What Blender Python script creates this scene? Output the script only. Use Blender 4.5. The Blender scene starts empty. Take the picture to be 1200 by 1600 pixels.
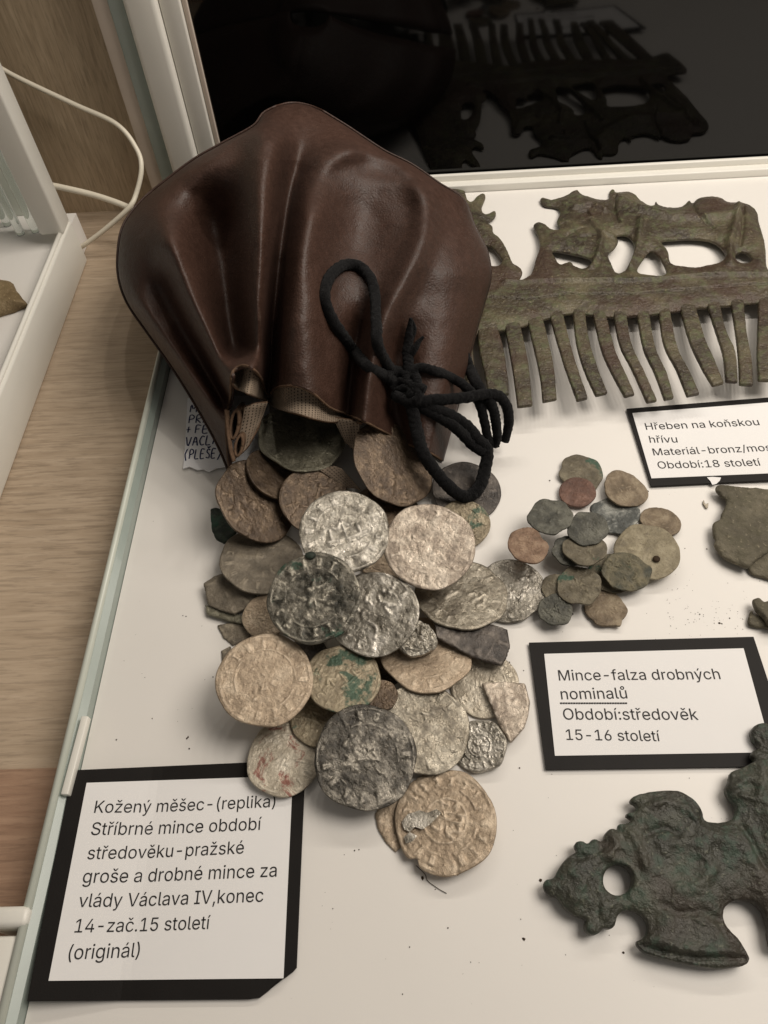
import bpy, bmesh, math, random
import numpy as np
from mathutils import Vector, Matrix
random.seed(7)
rng = np.random.default_rng(11)
scene = bpy.context.scene
COL = scene.collection

# ------------------------------------------------------------------ camera
F_PX, CAM_H = 1150.0, 0.20          # focal length for a 1200x1600 picture, camera height (metres)
_p, _y, _r = (math.radians(a) for a in (54, -3, -4.8))
FW = np.array([math.sin(_y)*math.cos(_p), math.cos(_y)*math.cos(_p), -math.sin(_p)])
_rt = np.array([math.cos(_y), -math.sin(_y), 0.0]); _up = np.cross(_rt, FW)
RT = math.cos(_r)*_rt + math.sin(_r)*_up
UP = -math.sin(_r)*_rt + math.cos(_r)*_up
CAM = np.array([0.0, 0.0, CAM_H])
cd = bpy.data.cameras.new('camera'); cam = bpy.data.objects.new('camera', cd); COL.objects.link(cam)
cam.matrix_world = Matrix(((RT[0], UP[0], -FW[0], CAM[0]), (RT[1], UP[1], -FW[1], CAM[1]), (RT[2], UP[2], -FW[2], CAM[2]), (0, 0, 0, 1)))
cd.sensor_fit = 'VERTICAL'; cd.sensor_height = 36; cd.lens = F_PX/1600*36
cd.clip_start = 0.005; cd.clip_end = 20
scene.camera = cam

# ------------------------------------------------------------------ light
w = bpy.data.worlds.new('World'); scene.world = w; w.use_nodes = True
bg = w.node_tree.nodes['Background']; bg.inputs[0].default_value = (1.0, 0.93, 0.85, 1); bg.inputs[1].default_value = 0.15
def area(name, loc, target, sx, sy, power, col):
    l = bpy.data.lights.new(name, 'AREA'); l.shape = 'RECTANGLE'; l.size = sx; l.size_y = sy; l.energy = power; l.color = col
    o = bpy.data.objects.new(name, l); COL.objects.link(o); o.location = loc
    o.rotation_euler = (Vector(target)-Vector(loc)).to_track_quat('-Z', 'Y').to_euler()
    return o
WARM = (1.0, 0.93, 0.84)
for i in range(9):                                     # row of diodes along the top of the case, towards its back
    x = -0.06 + i*0.048
    area('case_diode', (x, 0.318, 0.27), (x, 0.20, 0), 0.007, 0.007, 0.052, WARM)
area('case_ceiling_lamp', (0.33, 0.16, 0.54), (0.0, 0.15, 0), 0.30, 0.34, 2.95, (1.0, 0.92, 0.825))
scene.view_settings.view_transform = 'Standard'; scene.view_settings.look = 'None'
scene.view_settings.exposure = 0.0; scene.view_settings.gamma = 1.0

# ------------------------------------------------------------------ geometry helpers
def ray(x, y): return FW + RT*((x-600)/F_PX) - UP*((y-800)/F_PX)
def rays(xy):
    xy = np.asarray(xy, float); return FW + np.outer((xy[:, 0]-600)/F_PX, RT) - np.outer((xy[:, 1]-800)/F_PX, UP)
def P(x, y, z=0.0):
    d = ray(x, y); return CAM + d*((z-CAM_H)/d[2])
def PY(x, y, Y):
    d = ray(x, y); return CAM + d*(Y/d[1])
def PD(x, y, dep): return CAM + ray(x, y)*dep
def Pz(x, y, zf):
    z = 0.0
    for _ in range(6): q = P(x, y, z); z = zf(q[0], q[1])
    return np.array([q[0], q[1], z])
_tab = rng.random((64, 64))
def vnoise(x, y, s=1.0, o=0.0):
    x = np.asarray(x, float)*s + 13.7 + o*7.31; y = np.asarray(y, float)*s + 5.1 + o*3.77
    xi = np.floor(x).astype(int); yi = np.floor(y).astype(int); fx = x-xi; fy = y-yi
    fx = fx*fx*(3-2*fx); fy = fy*fy*(3-2*fy)
    g = lambda a, b: _tab[a % 64, b % 64]
    return (g(xi, yi)*(1-fx)+g(xi+1, yi)*fx)*(1-fy)+(g(xi, yi+1)*(1-fx)+g(xi+1, yi+1)*fx)*fy
def fbm(x, y, s=1.0, o=0.0, n=4):
    t = 0; a = 1; m = 0
    for k in range(n): t = t + a*vnoise(x, y, s*2**k, o+k*1.7); m += a; a *= .5
    return t/m
def seg_dist(px, py, pl):
    """distance of points to a polyline and the parameter 0..1 along it"""
    pl = np.asarray(pl, float); best = np.full(np.shape(px), 1e9); tt = np.zeros(np.shape(px))
    L = np.r_[0, np.cumsum(np.hypot(*np.diff(pl, axis=0).T))]; L = L/L[-1]
    for k in range(len(pl)-1):
        a, b = pl[k], pl[k+1]; d = b-a; q = np.clip(((px-a[0])*d[0]+(py-a[1])*d[1])/(d@d+1e-12), 0, 1)
        e = np.hypot(px-a[0]-q*d[0], py-a[1]-q*d[1]); m = e < best
        best = np.where(m, e, best); tt = np.where(m, L[k]+(L[k+1]-L[k])*q, tt)
    return best, tt
def spline(pts, n, closed=False):
    """smooth curve through the points, n samples evenly by length"""
    p = np.asarray(pts, float); m = len(p)
    if closed: q = np.vstack([p[-1], p, p[0], p[1]]); segs = m
    else: q = np.vstack([2*p[0]-p[1], p, 2*p[-1]-p[-2]]); segs = m-1
    out = []
    for k in range(segs):
        a, b, c, d = q[k], q[k+1], q[k+2], q[k+3]
        for t in np.linspace(0, 1, 16, endpoint=False):
            out.append(.5*((2*b)+(c-a)*t+(2*a-5*b+4*c-d)*t*t+(3*b-a-3*c+d)*t**3))
    out.append(p[0] if closed else p[-1]); out = np.array(out)
    L = np.r_[0, np.cumsum(np.linalg.norm(np.diff(out, axis=0), axis=1))]
    s = np.linspace(0, L[-1], n+1)[:-1] if closed else np.linspace(0, L[-1], n)
    return np.stack([np.interp(s, L, out[:, i]) for i in range(out.shape[1])], 1)
def inpoly(px, py, pl):
    px = np.asarray(px); py = np.asarray(py); r = np.zeros(px.shape, bool); n = len(pl)
    for i in range(n):
        x0, y0 = pl[i]; x1, y1 = pl[i-1]
        r ^= ((y0 > py) != (y1 > py)) & (px < (x1-x0)*(py-y0)/(y1-y0+1e-12)+x0)
    return r

def link(name, me, mats, parent=None, smooth=True, label=None, cat=None, group=None, kind=None):
    if not isinstance(mats, (list, tuple)): mats = [mats]
    if not me.materials:
        for m in mats: me.materials.append(m)
    if smooth: me.polygons.foreach_set('use_smooth', [True]*len(me.polygons))
    o = bpy.data.objects.new(name, me); COL.objects.link(o)
    if parent is not None: o.parent = parent
    return tag(o, label, cat, group, kind)
def tag(o, label=None, cat=None, group=None, kind=None):
    if label: o['label'] = label
    if cat: o['category'] = cat
    if group: o['group'] = group
    if kind: o['kind'] = kind
    return o
def empty(name, loc=(0, 0, 0), **k):
    o = bpy.data.objects.new(name, None); COL.objects.link(o); o.empty_display_size = .01
    tag(o, **k); return o
def mesh(name, v, f):
    me = bpy.data.meshes.new(name); me.from_pydata([tuple(map(float, q)) for q in v], [], [tuple(map(int, q)) for q in f]); me.update(); return me
def grid_mesh(name, V, uv=None):
    """V: (nv, nu, 3) array"""
    nv, nu = V.shape[:2]; i = np.arange(nv*nu).reshape(nv, nu)
    f = np.stack([i[:-1, :-1], i[:-1, 1:], i[1:, 1:], i[1:, :-1]], -1).reshape(-1, 4)
    me = mesh(name, V.reshape(-1, 3), f)
    if uv is not None:
        u = me.uv_layers.new(name='UVMap'); idx = np.zeros(len(me.loops), int); me.loops.foreach_get('vertex_index', idx)
        u.data.foreach_set('uv', np.asarray(uv, float).reshape(-1, 2)[idx].ravel())
    return me
def box_mesh(name, x0, x1, y0, y1, z0, z1, bevel=0.0, seg=2):
    bm = bmesh.new(); bmesh.ops.create_cube(bm, size=1)
    for v in bm.verts: v.co = Vector(((x0+x1)/2+v.co.x*(x1-x0), (y0+y1)/2+v.co.y*(y1-y0), (z0+z1)/2+v.co.z*(z1-z0)))
    if bevel: bmesh.ops.bevel(bm, geom=bm.edges[:], offset=bevel, segments=seg, profile=.5, affect='EDGES')
    me = bpy.data.meshes.new(name); bm.to_mesh(me); bm.free(); return me
def tube_mesh(name, pts, rad, ns=12, n=None, cap=True, wob=0.0, twist=0.0):
    pts = np.asarray(pts, float); n = n or max(12, len(pts)*8); p = spline(pts, n)
    t = np.gradient(p, axis=0); t /= np.linalg.norm(t, axis=1)[:, None]
    a = np.cross(t[0], [0, 0, 1.0]); a = a if np.linalg.norm(a) > 1e-3 else np.cross(t[0], [1.0, 0, 0]); a /= np.linalg.norm(a)
    r = np.full(n, rad) if np.isscalar(rad) else np.interp(np.linspace(0, 1, n), np.linspace(0, 1, len(rad)), rad)
    V = []
    for i in range(n):
        a = a-t[i]*(a@t[i]); a /= np.linalg.norm(a); b = np.cross(t[i], a)
        th = np.linspace(0, 2*math.pi, ns, endpoint=False)
        rr = r[i]*(1+wob*(vnoise(th*2, np.full(ns, i*.35), 1, i % 3*0)-.5)+twist*np.sin(3*th+i*.9))
        V.append(p[i]+np.outer(np.cos(th)*rr, a)+np.outer(np.sin(th)*rr, b))
    V = np.array(V).reshape(-1, 3); f = []
    for i in range(n-1):
        for k in range(ns): f.append((i*ns+k, i*ns+(k+1) % ns, (i+1)*ns+(k+1) % ns, (i+1)*ns+k))
    if cap: f += [tuple(range(ns))[::-1], tuple((n-1)*ns+k for k in range(ns))]
    return mesh(name, V, f)

# ------------------------------------------------------------------ materials
def s2l(c): return tuple(((v/255)/12.92 if v/255 <= .04045 else (((v/255)+.055)/1.055)**2.4) for v in c)+(1,)
class NT:
    def __init__(s, name):
        s.m = bpy.data.materials.new(name); s.m.use_nodes = True; s.t = s.m.node_tree; s.b = s.t.nodes['Principled BSDF']
    def n(s, ty, **k):
        q = s.t.nodes.new(ty)
        for a, b in k.items():
            if a.startswith('i_'):
                nm = a[2:]; q.inputs[int(nm) if nm.isdigit() else nm].default_value = b
            else: setattr(q, a, b)
        return q
    def l(s, a, b): s.t.links.new(a, b)
    def coord(s, which='Object'): return s.n('ShaderNodeTexCoord').outputs[which]
    def noise(s, vec, scale, detail=4, rough=.55, dist=0):
        q = s.n('ShaderNodeTexNoise'); q.inputs['Scale'].default_value = scale; q.inputs['Detail'].default_value = detail
        q.inputs['Roughness'].default_value = rough; q.inputs['Distortion'].default_value = dist; s.l(vec, q.inputs['Vector']); return q.outputs['Fac']
    def ramp(s, fac, stops):
        q = s.n('ShaderNodeValToRGB'); s.l(fac, q.inputs[0]); e = q.color_ramp.elements
        while len(e) < len(stops): e.new(.5)
        for k, (p, c) in enumerate(stops):
            e[k].position = p; e[k].color = c if len(c) == 4 else tuple(c)+(1,)
        return q.outputs[0]
    def mix(s, fac, a, b, mode='MIX'):
        q = s.n('ShaderNodeMix', data_type='RGBA', blend_type=mode)
        for so, v in ((q.inputs[0], fac), (q.inputs[6], a), (q.inputs[7], b)):
            if hasattr(v, 'links'): s.l(v, so)
            else: so.default_value = v
        return q.outputs[2]
    def math(s, op, a, b=0.0, c=0.0):
        q = s.n('ShaderNodeMath', operation=op)
        for so, v in zip(q.inputs, (a, b, c)):
            if hasattr(v, 'links'): s.l(v, so)
            else: so.default_value = v
        return q.outputs[0]
    def bump(s, h, strength, dist=.001, normal=None):
        q = s.n('ShaderNodeBump'); q.inputs['Strength'].default_value = strength; q.inputs['Distance'].default_value = dist
        s.l(h, q.inputs['Height'])
        if normal: s.l(normal, q.inputs['Normal'])
        return q.outputs[0]
    def offset(s, vec):
        """the coordinates shifted by the object's own random number, so no two copies look alike"""
        oi = s.n('ShaderNodeObjectInfo').outputs['Random']; sc = s.math('MULTIPLY', oi, 7.0)
        q = s.n('ShaderNodeVectorMath', operation='ADD'); s.l(vec, q.inputs[0]); s.l(sc, q.inputs[1]); return q.outputs[0]
    def set(s, **k):
        for a, v in k.items():
            so = s.b.inputs[a.replace('_', ' ')]
            if hasattr(v, 'links'): s.l(v, so)
            else: so.default_value = v
        return s.m
def G(v): return (v, v, v, 1)

def mat_plain(name, col, rough=.5, var=.08, scale=60, bump=.05, bscale=600, spec=.5, metal=0.0):
    t = NT(name); c = t.coord(); c0 = s2l(col)
    n = t.noise(c, scale, 5); dk = tuple(v*(1-var) for v in c0[:3])+(1,); lt = tuple(min(1, v*(1+var)) for v in c0[:3])+(1,)
    base = t.ramp(n, [(.3, dk), (.7, lt)])
    return t.set(Base_Color=base, Roughness=rough, Specular_IOR_Level=spec, Metallic=metal, Normal=t.bump(t.noise(c, bscale, 3), bump, .0004))

M = {}
M['tray'] = mat_plain('white_board', (226, 222, 216), .42, .025, 14, .03, 900, .4)
M['frame'] = mat_plain('white_painted_metal', (228, 225, 216), .38, .02, 40, .02, 700)
M['frame_tan'] = mat_plain('cream_strip', (206, 192, 178), .5, .04, 30, .03, 500)
M['rail'] = mat_plain('pale_blue_green_rail', (204, 208, 196), .3, .03, 40, .02, 700)
M['rail_face'] = mat_plain('blue_green_glass_edge', (150, 160, 153), .25, .05, 50, .02, 700)  # glass tint; on the rail its shade is put into this colour
M['cable'] = mat_plain('white_cable_sheath', (222, 214, 196), .4, .03, 80, .02, 900)
M['black_card'] = mat_plain('black_card', (25, 22, 20), .6, .12, 120, .10, 2500, .2)
M['paper'] = mat_plain('white_paper', (232, 230, 228), .7, .012, 40, .03, 2000, .2)
M['note_paper'] = mat_plain('torn_paper', (247, 247, 248), .75, .02, 60, .06, 1500, .2)
M['ink'] = mat_plain('printed_ink', (38, 36, 36), .6, .05, 200, 0, 500, .3)
M['pen'] = mat_plain('pen_ink', (22, 30, 82), .5, .05, 200, 0, 500, .3)
M['crumb'] = mat_plain('dark_crumbs', (58, 46, 34), .8, .3, 900, .1, 2000, .2)
def mat_wood(name, dark, light, axis, k=1.0):
    t = NT(name); mp = t.n('ShaderNodeMapping'); t.l(t.coord(), mp.inputs[0])
    sc = [150.0, 150.0, 150.0]; sc[axis] = 13.0; mp.inputs['Scale'].default_value = sc
    n1 = t.noise(mp.outputs[0], 2.6*k, 7, .66, .5); n2 = t.noise(mp.outputs[0], 6.5*k, 5, .65, .3); n3 = t.noise(t.coord(), 9, 3)
    c = t.ramp(n1, [(.28, s2l(dark)), (.5, s2l([(a+b)/2 for a, b in zip(dark, light)])), (.72, s2l(light))])
    c = t.mix(t.ramp(n2, [(.50, G(0)), (.62, G(.42))]), c, s2l([v*.72 for v in dark]))
    c = t.mix(t.ramp(n3, [(.4, G(0)), (.7, G(.35))]), c, s2l([min(255, v*1.07) for v in light]))
    return t.set(Base_Color=c, Roughness=.5, Specular_IOR_Level=.35, Normal=t.bump(n2, .18, .0006))
M['table'] = mat_wood('oak_laminate_table', (156, 137, 115), (190, 171, 149), 0, 1.0)
M['wallwood'] = mat_wood('oak_laminate_wall', (162, 142, 117), (204, 185, 158), 2, 1.2)
t = NT('black_glass'); M['glass_black'] = t.set(Base_Color=(.0015, .0015, .0015, 1), Roughness=.05, Specular_IOR_Level=.36)
t = NT('clear_acrylic'); M['acrylic'] = t.set(Base_Color=(.93, .97, .95, 1), Roughness=.04, Transmission_Weight=.9, IOR=1.45)

# leather, lining, cord
t = NT('brown_leather'); c = t.coord()
v = t.n('ShaderNodeTexVoronoi', feature='DISTANCE_TO_EDGE'); v.inputs['Scale'].default_value = 900; t.l(c, v.inputs['Vector'])
gr = t.math('MULTIPLY', v.outputs['Distance'], 1.5); gn = t.noise(c, 420, 5, .65); big = t.noise(c, 26, 4)
bc = t.ramp(big, [(.3, (.034, .0166, .0110, 1)), (.7, (.051, .0246, .0162, 1))])
bc = t.mix(t.ramp(gn, [(.42, G(0)), (.75, G(.5))]), bc, (.075, .035, .0225, 1))
wr = t.noise(c, 170, 5, .6, .8); nb = t.bump(t.math('ADD', t.math('ADD', gr, gn), t.math('MULTIPLY', wr, 1.6)), .26, .0005)
M['leather'] = t.set(Base_Color=bc, Roughness=t.ramp(gn, [(.3, G(.47)), (.7, G(.60))]), Specular_IOR_Level=.38, Normal=nb)
t = NT('knit_lining'); uv = t.n('ShaderNodeUVMap', uv_map='UVMap').outputs[0]
sp = t.n('ShaderNodeSeparateXYZ'); t.l(uv, sp.inputs[0])
col = t.math('MULTIPLY', sp.outputs[0], 1/.00125); row = t.math('MULTIPLY', sp.outputs[1], 1/.00100)
fc = t.math('FLOOR', col); row2 = t.math('ADD', row, t.math('MULTIPLY', fc, .5))
fx = t.math('SUBTRACT', t.math('FRACT', col), .5); fy = t.math('SUBTRACT', t.math('FRACT', row2), .5)
dd = t.math('ADD', t.math('MULTIPLY', t.math('MULTIPLY', fx, fx), 16.0), t.math('MULTIPLY', t.math('MULTIPLY', fy, fy), 6.0))
fac = t.ramp(dd, [(.10, G(0)), (.65, G(1))])
bn = t.noise(t.coord(), 300, 4)
M['lining'] = t.set(Base_Color=t.mix(fac, (.012, .009, .007, 1), t.ramp(bn, [(.3, (.20, .155, .115, 1)), (.7, (.30, .235, .175, 1))])), Roughness=.85, Specular_IOR_Level=.15, Normal=t.bump(fac, .6, .0004))
M['lining_plain'] = mat_plain('lining_backing', (66, 52, 42), .9, .2, 300, .2, 1500, .15)
M['edge'] = mat_plain('raw_leather_edge', (98, 78, 62), .9, .3, 900, .4, 2500, .15)
t = NT('black_cotton_cord'); c = t.coord(); n = t.noise(c, 2600, 4, .75); n2 = t.noise(c, 900, 3)
M['cord'] = t.set(Base_Color=t.ramp(n, [(.3, (.0025, .0025, .0027, 1)), (.75, (.011, .0105, .011, 1))]), Roughness=.95, Specular_IOR_Level=.1, Sheen_Weight=.05, Normal=t.bump(t.math('ADD', n, n2), .9, .0007))

def mat_coin(name, dark, mid, light, rough=.42, metal=.45, green=0.0, red=0.0, contrast=1.0, dirt=(60, 46, 30), polish=.6):
    t = NT(name); c = t.offset(t.coord())
    n1 = t.noise(c, 170, 6, .62, .4); n2 = t.noise(c, 620, 5, .65); n3 = t.noise(c, 95, 4, .6, .6); n4 = t.noise(c, 1500, 3, .6); n5 = t.noise(c, 3200, 3, .6)
    a = .5-.22/contrast; b = .5+.22/contrast
    base = t.ramp(n1, [(a, s2l(dark)), (.5, s2l(mid)), (b, s2l(light))])
    base = t.mix(t.ramp(n2, [(.54, G(0)), (.72, G(.45))]), base, s2l(dark))
    base = t.mix(t.ramp(n4, [(.58, G(0)), (.72, G(.5))]), base, s2l(dirt))
    at = t.n('ShaderNodeAttribute', attribute_name='relief').outputs['Fac']
    wear = t.math('MULTIPLY', t.ramp(at, [(.12, G(0)), (.6, G(1))]), t.ramp(n2, [(.34, G(.3)), (.56, G(1))]))
    base = t.mix(t.math('MULTIPLY', wear, polish*.85), base, s2l([min(255, v*1.12+10) for v in light]))  # raised relief rubbed lighter by wear
    if green: base = t.mix(t.ramp(t.math('ADD', t.math('MULTIPLY', n3, .75), t.math('MULTIPLY', n2, .25)), [(.60-.10*green, G(0)), (.66-.10*green, G(.85))]), base, s2l((44, 78, 62)))
    if red: base = t.mix(t.ramp(t.noise(c, 130, 5, .7, 1.0), [(.62-.05*red, G(0)), (.68-.05*red, G(.8))]), base, s2l((122, 60, 48)))
    rr = t.ramp(n2, [(.35, G(rough-.1)), (.68, G(min(1, rough+.22)))])
    return t.set(Base_Color=base, Metallic=t.math('MULTIPLY', t.ramp(n2, [(.45, G(1)), (.68, G(.25))]), metal), Roughness=rr, Normal=t.bump(t.math('ADD', t.math('ADD', n2, t.math('MULTIPLY', n4, .7)), t.math('MULTIPLY', n5, .4)), .60, .00045))
CM = {
 'bright': mat_coin('bright_worn_silver', (92, 87, 77), (160, 154, 142), (204, 198, 187), .31, .68, contrast=1.4),
 'silver': mat_coin('grey_silver', (92, 85, 74), (140, 132, 117), (184, 176, 160), .33, .65),
 'pale': mat_coin('pale_silver', (140, 130, 114), (182, 172, 154), (206, 198, 182), .38, .55),
 'palered': mat_coin('pale_silver_red_stain', (138, 128, 112), (180, 170, 152), (204, 196, 180), .45, .4, red=1.0),
 'tan': mat_coin('tan_toned_silver', (128, 112, 93), (168, 150, 128), (200, 184, 162), .42, .5, contrast=.8),
 'pinkgrey': mat_coin('pinkish_grey_silver', (116, 104, 92), (160, 147, 132), (196, 184, 168), .36, .55, contrast=1.3),
 'dark': mat_coin('dark_toned_silver', (54, 51, 46), (84, 80, 73), (144, 138, 127), .30, .7, contrast=1.5, polish=.8),
 'darkgreen': mat_coin('dark_silver_green_spots', (54, 53, 47), (108, 104, 94), (158, 152, 138), .30, .7, green=.45, contrast=1.4, polish=.9),
 'greenstain': mat_coin('toned_silver_green_stain', (104, 94, 76), (142, 130, 108), (172, 160, 136), .42, .45, green=.7),
 'brown': mat_coin('brown_toned_silver', (64, 52, 42), (92, 77, 62), (126, 108, 88), .36, .5),  # shade and leather reflection at the pouch mouth put into the silver's colour
 'grey': mat_coin('dull_grey_silver', (84, 77, 66), (116, 107, 93), (142, 132, 115), .50, .3),
 'slate': mat_coin('slate_grey_silver', (50, 46, 43), (76, 70, 65), (108, 100, 92), .40, .4),
 'greengrey': mat_coin('greenish_grey_silver', (84, 81, 68), (114, 110, 94), (140, 136, 118), .36, .5),
 'verdigris': mat_coin('dark_green_copper', (16, 22, 17), (32, 42, 33), (56, 68, 54), .55, .1, green=.6),
 'c_tan': mat_coin('tan_copper', (96, 83, 66), (122, 107, 87), (144, 130, 108), .62, .1, polish=.5, contrast=1.7),
 'c_olive': mat_coin('olive_copper', (82, 75, 60), (102, 94, 77), (124, 116, 97), .62, .1, polish=.5, green=.12, contrast=1.7),
 'c_pale': mat_coin('pale_olive_copper', (108, 99, 80), (136, 126, 103), (154, 144, 120), .62, .1, polish=.5, contrast=1.7),
 'c_red': mat_coin('red_copper', (84, 60, 50), (102, 74, 62), (122, 92, 78), .6, .1, polish=.5, contrast=1.7),
 'c_orange': mat_coin('orange_copper', (104, 84, 67), (126, 101, 82), (152, 128, 106), .65, .1, polish=.5, contrast=1.7),
 'c_dark': mat_coin('dark_grey_green_copper', (58, 58, 51), (82, 81, 72), (106, 105, 94), .58, .1, polish=.5, contrast=1.7),
 'c_speck': mat_coin('blue_grey_copper_white_specks', (62, 64, 61), (84, 86, 82), (160, 160, 152), .55, .1, polish=.5, contrast=1.7),
 'c_green': mat_coin('olive_green_crusted_copper', (56, 58, 47), (90, 85, 67), (116, 108, 85), .62, .1, green=.35, polish=.5, contrast=1.7),
}
def mat_bronze(name, a, b, c_, green, rough=.5, red=None, metal=.2, k=1.0):
    t = NT(name); c = t.offset(t.coord()); n1 = t.noise(c, 55*k, 6, .62, .5); n2 = t.noise(c, 260*k, 5, .65); n3 = t.noise(c, 900, 4, .6); n4 = t.noise(c, 38*k, 3, .5, .4)
    base = t.ramp(n1, [(.34, s2l(a)), (.5, s2l(b)), (.66, s2l(c_))])
    base = t.mix(t.ramp(n2, [(.50, G(0)), (.62, G(.65))]), base, s2l(green))
    if red: base = t.mix(t.ramp(n4, [(.52, G(0)), (.66, G(.8))]), base, s2l(red))
    base = t.mix(t.ramp(n3, [(.60, G(0)), (.74, G(.45))]), base, s2l([v*1.6+12 for v in c_]))
    return t.set(Base_Color=base, Metallic=metal, Roughness=t.ramp(n2, [(.3, G(rough-.1)), (.7, G(rough+.15))]), Normal=t.bump(t.math('ADD', n2, t.math('MULTIPLY', n3, .7)), .75, .0009))
M['bronze'] = mat_bronze('olive_brown_bronze', (54, 46, 36), (72, 63, 49), (98, 90, 68), (88, 92, 62), .46, red=(70, 52, 42), metal=.1)
M['dark_bronze'] = mat_bronze('dark_green_bronze', (38, 38, 32), (54, 54, 45), (74, 75, 63), (58, 76, 63), .44, red=(56, 48, 40), metal=.1)
M['lead'] = mat_bronze('dull_grey_lead', (78, 72, 58), (90, 84, 68), (104, 97, 80), (84, 80, 64), .75, metal=0.0)
M['stone'] = mat_bronze('brown_stone', (96, 78, 50), (122, 104, 74), (140, 122, 92), (108, 92, 62), .7, metal=0.0)

# ------------------------------------------------------------------ setting
TZ = -0.010                                            # table top lies a little below the display board
def struct(name, me, m, **k): return link(name, me, m, kind='structure', smooth=False, **k)
struct('table_top', box_mesh('table_top', -.60, .60, -.30, .36, TZ-.03, TZ), M['table'])
M['plank'] = mat_wood('reddish_wood_strip', (132, 102, 82), (176, 146, 122), 0, 1.0)
yq = P(30, 1203, TZ)[1]
struct('table_strip', box_mesh('table_strip', -.60, -.0970, -.30, yq, TZ-.0002, TZ+.0012, .0003), M['plank'])
struct('back_wall', box_mesh('back_wall', -.60, .60, .352, .37, TZ-.03, .60), M['wallwood'])
struct('display_board', box_mesh('display_board', -.0918, .34, -.0005, .334, TZ+.0005, 0), M['tray'])

# showcase frame: left rail, front rail, rear ledge, corner post
fr = empty('showcase_frame', label='white showcase frame with pale rails around the board with the pouch', cat='frame')
def profile_mesh(name, prof, p0, p1):
    """an (x,z) or (y,z) profile drawn along a straight line p0->p1"""
    a = np.array(p0, float); b = np.array(p1, float); d = (b-a)/np.linalg.norm(b-a); sd = np.array([d[1], -d[0], 0])
    V = [q+sd*u+np.array([0, 0, h]) for q in (a, b) for u, h in prof]; n = len(prof)
    f = [(i, (i+1) % n, n+(i+1) % n, n+i) for i in range(n)]+[tuple(range(n))[::-1], tuple(range(n, 2*n))]
    me = mesh(name, V, f); bm = bmesh.new(); bm.from_mesh(me); bmesh.ops.recalc_face_normals(bm, faces=bm.faces); bm.to_mesh(me); bm.free(); return me
rl = link('side_rail', profile_mesh('side_rail', [(-.0042, TZ+.0003), (-.0042, .0046), (-.0036, .0058), (-.0026, .0064), (-.0018, .0058), (-.0018, TZ+.0003)], (-.0922, -.0005, 0), (-.0922, .334, 0)), M['rail'], fr)
link('glass_edge', profile_mesh('glass_edge', [(-.0017, TZ+.0004), (-.0017, .0050), (.0002, .0036), (.0002, TZ+.0004)], (-.0922, -.0005, 0), (-.0922, .334, 0)), M['rail_face'], rl, smooth=False)  # inner side of the rail, shade painted in by the darker bluish colour
link('front_rail', box_mesh('front_rail', -.0935, .34, -.0062, -.0010, TZ+.0003, .0012, .0008), M['frame'], fr)
link('corner_cap', box_mesh('corner_cap', -.106, -.0938, .0240, .0285, TZ+.0003, .0068, .0012), M['frame'], fr)
link('corner_block', box_mesh('corner_block', -.1060, -.0943, -.0062, .0225, TZ+.0003, .0052, .0012), M['frame'], fr)
link('rear_ledge', box_mesh('rear_ledge', -.098, .34, .3345, .3392, TZ+.0003, .0036, .0006), M['frame'], fr)
link('rear_step', box_mesh('rear_step', -.098, .34, .3394, .3415, TZ+.0003, .0062, .0005), M['frame'], fr)
YP = .3425                                             # plane of the black glass back
def xat(px, py, Y): return PY(px, py, Y)[0]
xb = [xat(x, 0, YP) for x in (145, 172, 198, 250, 284, 293)]
link('corner_post', box_mesh('corner_post', xb[2], xb[3], .335, .3424, TZ+.0004, .40, .0022, 3), M['frame'], fr)
link('post_strip', box_mesh('post_strip', xb[3]+.0002, xb[4], .3385, .3424, .0002, .40, .0008), M['frame'], fr)
link('post_bead', box_mesh('post_bead', xb[4]+.0002, xb[5], .3405, .3424, .0002, .40, .0004), M['frame_tan'], fr)
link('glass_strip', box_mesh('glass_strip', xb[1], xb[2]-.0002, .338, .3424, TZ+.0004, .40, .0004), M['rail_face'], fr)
link('wall_strip', box_mesh('wall_strip', xb[0], xb[1]-.0002, .340, .3424, TZ+.0004, .40, .0004), M['frame_tan'], fr)
link('glass_panel', box_mesh('glass_panel', xb[5]+.0002, .36, YP, YP+.004, .0002, .42), M['glass_black'], fr, smooth=False).__setitem__('label', 'black mirror-like glass back panel of the showcase')
link('wedge', box_mesh('wedge', -.0002, .0018, -.0105, .0105, -.0014, .0010, .0003), M['frame'], fr)
wd = fr.children[-1]; q = (P(128, 1150, .004)+P(112, 1215, .004))/2
wd.matrix_world = Matrix.Translation(Vector((-.0925, q[1], .0052))) @ Matrix.Rotation(math.radians(-2), 4, 'Z')

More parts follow.
